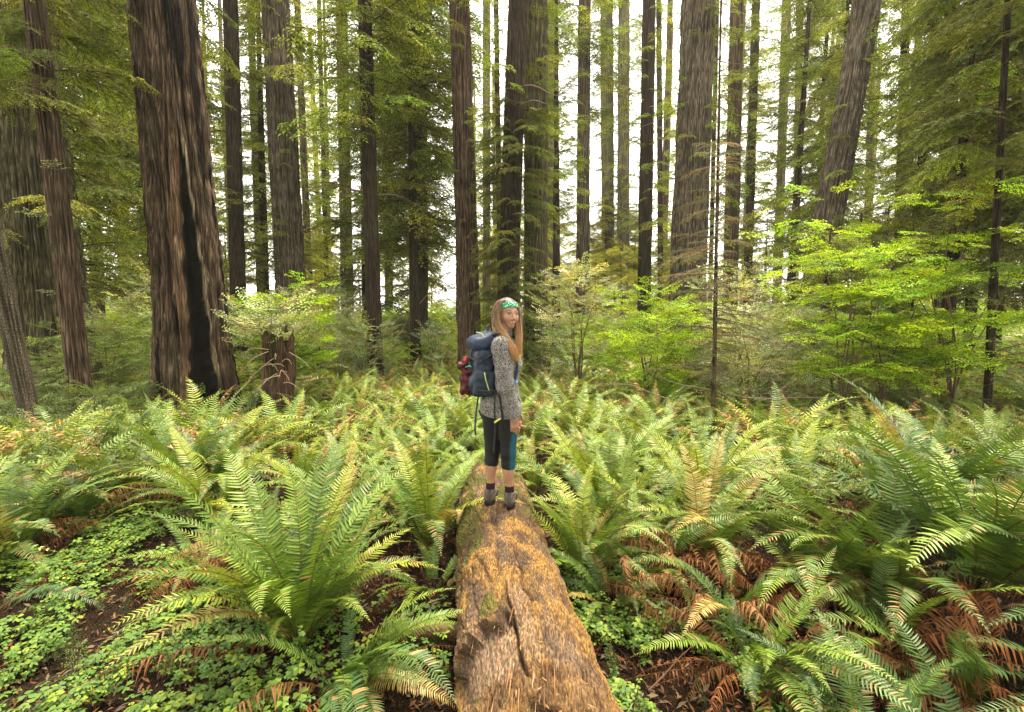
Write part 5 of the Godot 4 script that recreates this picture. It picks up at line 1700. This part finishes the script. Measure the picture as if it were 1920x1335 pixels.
	for b in paths.size():
		for i in [130, 120, 120, 60, 80][b]:
			var a := rr(0, TAU)
			var r0 := sqrt(rng.randf())
			var off := Vector3(cos(a), 0, sin(a)) * r0
			var pts := []
			var m: int = paths[b].size()
			var end := rr(0.82, 1.03)
			for q in m:
				var u := float(q) / (m - 1)
				pts.append(paths[b][q] + off * lerpf(0.021, 0.022, u) * (1.0 if q > 0 else 0.7) + Vector3(rr(-1, 1), rr(-1, 1), rr(-1, 1)) * 0.011 + Vector3(0, (1.0 - end) * 0.25 * u * u, 0))
			var sp := spline(pts, 14)
			var rad := PackedFloat32Array()
			for q in 14:
				rad.append(0.003 * (1.0 - 0.75 * pow(q / 13.0, 3.0)))
			var tone := rr(0, 1)
			hair.tube(sp, rad, 4, lin(0.05, 0.026, 0.014).lerp(lin(0.09, 0.047, 0.024), tone), lin(0.38, 0.18, 0.055).lerp(lin(0.58, 0.34, 0.13), tone))
	var hm := vc_mat(0.45, 0.5)
	put("hair", hair.mesh(hm), t)
	var hbnd := Field.new(Vector3(-0.11, -0.06, -0.14), Vector3(0.11, 0.16, 0.13), 0.0042)
	hbnd.lump(Vector3(0, 0.034, -0.014), Vector3(0.09, 0.1, 0.108), Basis(), 0.01)
	var bn := Vector3(0, 0.88, -0.47).normalized()
	hbnd.above(Vector3(0, 0.078, 0.07) - bn * 0.022, bn)
	hbnd.above(Vector3(0, 0.078, 0.07) + bn * 0.022, -bn)
	var hbs := Shape.new()
	hbnd.mesh_into(hbs, func(p: Vector3): return lin(0.012, 0.17, 0.075).lerp(lin(0.35, 0.55, 0.4), smoothstep(0.15, 0.35, noise.get_noise_3d(p.x * 60.0, p.y * 120.0, p.z * 60.0))))
	var hband := put("headband", hbs.mesh(vc_mat(0.8, 0.3)), t)
	hband.transform = Transform3D(hb, hc)
	make_backpack(at, chest)


func make_backpack(at: Vector3, chest: Basis) -> void:
	var t := thing("backpack", at, "dark navy hiking backpack with a red bundle in its pocket, carried on the person's back", "backpack")
	var navy := lin(0.013, 0.024, 0.05)
	var deep := lin(0.006, 0.014, 0.026)
	var nylon := vc_mat(0.55, 0.45)
	var tilt := chest * Basis(Vector3.RIGHT, 0.1)
	var m := Field.new(Vector3(-0.34, 0.86, -0.24), Vector3(0.02, 1.42, 0.24), 0.009)
	m.block(Vector3(-0.155, 1.08, 0.035), Vector3(0.135, 0.19, 0.085), tilt, 0.055, 0.02)
	m.lump(Vector3(-0.18, 0.99, 0.045), Vector3(0.14, 0.1, 0.1), tilt, 0.03)
	m.rough(noise, 7.0, 0.006)
	m.rough(noise, 30.0, 0.003)
	var ms := Shape.new()
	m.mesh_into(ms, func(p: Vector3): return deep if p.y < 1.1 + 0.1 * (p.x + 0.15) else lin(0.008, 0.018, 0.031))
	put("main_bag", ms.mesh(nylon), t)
	var l := Field.new(Vector3(-0.36, 1.16, -0.22), Vector3(0.06, 1.48, 0.24), 0.009)
	l.block(Vector3(-0.145, 1.31, 0.025), Vector3(0.135, 0.062, 0.105), tilt * Basis(Vector3.RIGHT, -0.45), 0.05, 0.02)
	l.rough(noise, 8.0, 0.005)
	l.rough(noise, 30.0, 0.003)
	var ls := Shape.new()
	l.mesh_into(ls, func(_p): return navy)
	put("top_lid", ls.mesh(nylon), t)
	var pk := Field.new(Vector3(-0.32, 0.86, -0.05), Vector3(0.0, 1.15, 0.26), 0.009)
	pk.block(Vector3(-0.12, 1.0, 0.155), Vector3(0.03, 0.1, 0.085), tilt, 0.028, 0.02)
	pk.rough(noise, 14.0, 0.006)
	var ps := Shape.new()
	pk.mesh_into(ps, func(_p): return lin(0.007, 0.016, 0.028))
	put("side_pocket", ps.mesh(nylon), t)
	var rd := Field.new(Vector3(-0.4, 0.86, -0.1), Vector3(-0.16, 1.25, 0.2), 0.008)
	rd.block(Vector3(-0.262, 1.0, 0.06), Vector3(0.062, 0.105, 0.042), tilt, 0.035, 0.02)
	rd.lump(Vector3(-0.295, 1.12, 0.06), Vector3(0.04, 0.03, 0.04), tilt, 0.02)
	rd.lump(Vector3(-0.27, 1.175, 0.06), Vector3(0.034, 0.024, 0.03), Basis(Vector3.BACK, 0.5), 0.008)
	rd.rough(noise, 16.0, 0.016)
	rd.rough(noise, 40.0, 0.006)
	var rs := Shape.new()
	rd.mesh_into(rs, func(p: Vector3): return lin(0.2, 0.04, 0.035) if p.y > 1.145 else lin(0.075, 0.012, 0.013).lerp(lin(0.03, 0.007, 0.008), smoothstep(-0.3, 0.5, noise.get_noise_3d(p.x * 18.0, p.y * 18.0, p.z * 18.0))))
	var bun := put("red_bundle", rs.mesh(vc_mat(0.7, 0.35)), t)
	bun.set_meta("label", "crumpled dark red cloth bundle stuffed in the rear pocket")
	# straps, zips and cords
	var strap := Shape.new()
	band_strip(strap, Array(spline([Vector3(-0.09, 1.345, 0.1), Vector3(-0.045, 1.375, 0.115), Vector3(0.01, 1.37, 0.12), Vector3(0.065, 1.33, 0.105), Vector3(0.11, 1.25, 0.09), Vector3(0.12, 1.1, 0.075), Vector3(0.09, 1.0, 0.1), Vector3(0.0, 0.96, 0.17)], 26)), 0.055, 0.014, chest.x, lin(0.02, 0.027, 0.038))
	put("shoulder_strap", strap.mesh(nylon, false), t)
	var strap2 := Shape.new()
	band_strip(strap2, Array(spline([Vector3(-0.12, 1.345, -0.08), Vector3(-0.03, 1.385, -0.12), Vector3(0.06, 1.34, -0.13), Vector3(0.13, 1.2, -0.11), Vector3(0.13, 1.05, -0.12), Vector3(0.0, 0.95, -0.24)], 22)), 0.055, 0.014, chest.x, lin(0.02, 0.027, 0.038))
	put("shoulder_strap", strap2.mesh(nylon, false), t)
	var loop := Shape.new()
	band_strip(loop, Array(spline([Vector3(-0.1, 1.38, 0.03), Vector3(-0.105, 1.43, 0.02), Vector3(-0.08, 1.44, 0.0), Vector3(-0.07, 1.39, -0.02)], 12)), 0.022, 0.006, Vector3(0.5, 0, 0.8), lin(0.018, 0.022, 0.03))
	put("haul_loop", loop.mesh(nylon, false), t)
	var lime := lin(0.36, 0.42, 0.14)
	for a in [[Vector3(-0.185, 1.385, 0.1), Vector3(-0.14, 1.375, 0.135), Vector3(-0.115, 1.33, 0.145), Vector3(-0.1, 1.28, 0.145)], [Vector3(-0.115, 1.09, 0.235), Vector3(-0.105, 1.04, 0.243), Vector3(-0.09, 0.985, 0.235), Vector3(-0.075, 0.94, 0.22)]]:
		var z := Shape.new()
		var sp := spline(a, 12)
		var rad := PackedFloat32Array()
		rad.resize(12)
		rad.fill(0.0035)
		z.tube(sp, rad, 5, lime, lime, true)
		put("zip", z.mesh(nylon), t)
	for a in [[Vector3(-0.04, 0.93, 0.17), Vector3(-0.045, 0.8, 0.165), Vector3(-0.04, 0.66, 0.15), Vector3(-0.055, 0.45, 0.13)], [Vector3(-0.17, 0.92, 0.06), Vector3(-0.19, 0.76, 0.07), Vector3(-0.2, 0.64, 0.075), Vector3(-0.195, 0.58, 0.07)], [Vector3(-0.01, 0.93, 0.19), Vector3(0.01, 0.8, 0.17), Vector3(0.025, 0.68, 0.15), Vector3(0.025, 0.63, 0.13)], [Vector3(-0.17, 0.78, 0.08), Vector3(-0.14, 0.72, 0.1), Vector3(-0.12, 0.7, 0.11)]]:
		var w := Shape.new()
		band_strip(w, Array(spline(a, 14)), 0.013, 0.004, Vector3(1, 0, 0.4), lin(0.012, 0.012, 0.014))
		put("dangling_strap", w.mesh(nylon, false), t)
	for a in [[Vector3(-0.245, 1.2, 0.1), Vector3(-0.17, 1.17, 0.16), Vector3(-0.09, 1.2, 0.17), Vector3(-0.04, 1.24, 0.15)], [Vector3(-0.25, 0.97, 0.11), Vector3(-0.17, 0.955, 0.2), Vector3(-0.1, 0.95, 0.235), Vector3(-0.03, 0.95, 0.2)], [Vector3(-0.2, 1.33, 0.1), Vector3(-0.22, 1.24, 0.1), Vector3(-0.235, 1.16, 0.09)]]:
		var w := Shape.new()
		band_strip(w, Array(spline(a, 14)), 0.016, 0.006, Vector3(0, 1, 0) if absf(a[0].x - a[2].x) > 0.06 else Vector3(0.6, 0, 0.8), lin(0.006, 0.007, 0.009))
		put("compression_strap", w.mesh(nylon, false), t)
	var tg := Shape.new()
	band_strip(tg, [Vector3(-0.045, 0.7, 0.16), Vector3(-0.02, 0.72, 0.17), Vector3(0.0, 0.735, 0.175)], 0.014, 0.006, Vector3(0, 1, 0), lin(0.5, 0.5, 0.1))
	put("yellow_buckle", tg.mesh(nylon, false), t)
	var bl := Field.new(Vector3(0.05, 0.94, 0.0), Vector3(0.18, 1.06, 0.16), 0.006)
	bl.lump(Vector3(0.108, 1.0, 0.085), Vector3(0.026, 0.02, 0.026), Basis(), 0.01)
	var bls := Shape.new()
	bl.mesh_into(bls, func(_p): return lin(0.09, 0.3, 0.5))
	put("blue_pouch", bls.mesh(nylon), t)
	var cord := Shape.new()
	var cr := PackedFloat32Array()
	cr.resize(12)
	cr.fill(0.003)
	cord.tube(spline([Vector3(-0.27, 1.115, 0.1), Vector3(-0.24, 1.13, 0.12), Vector3(-0.22, 1.125, 0.14)], 12), cr, 5, lin(0.06, 0.5, 0.3), lin(0.06, 0.5, 0.3), true)
	put("green_cord", cord.mesh(nylon), t)
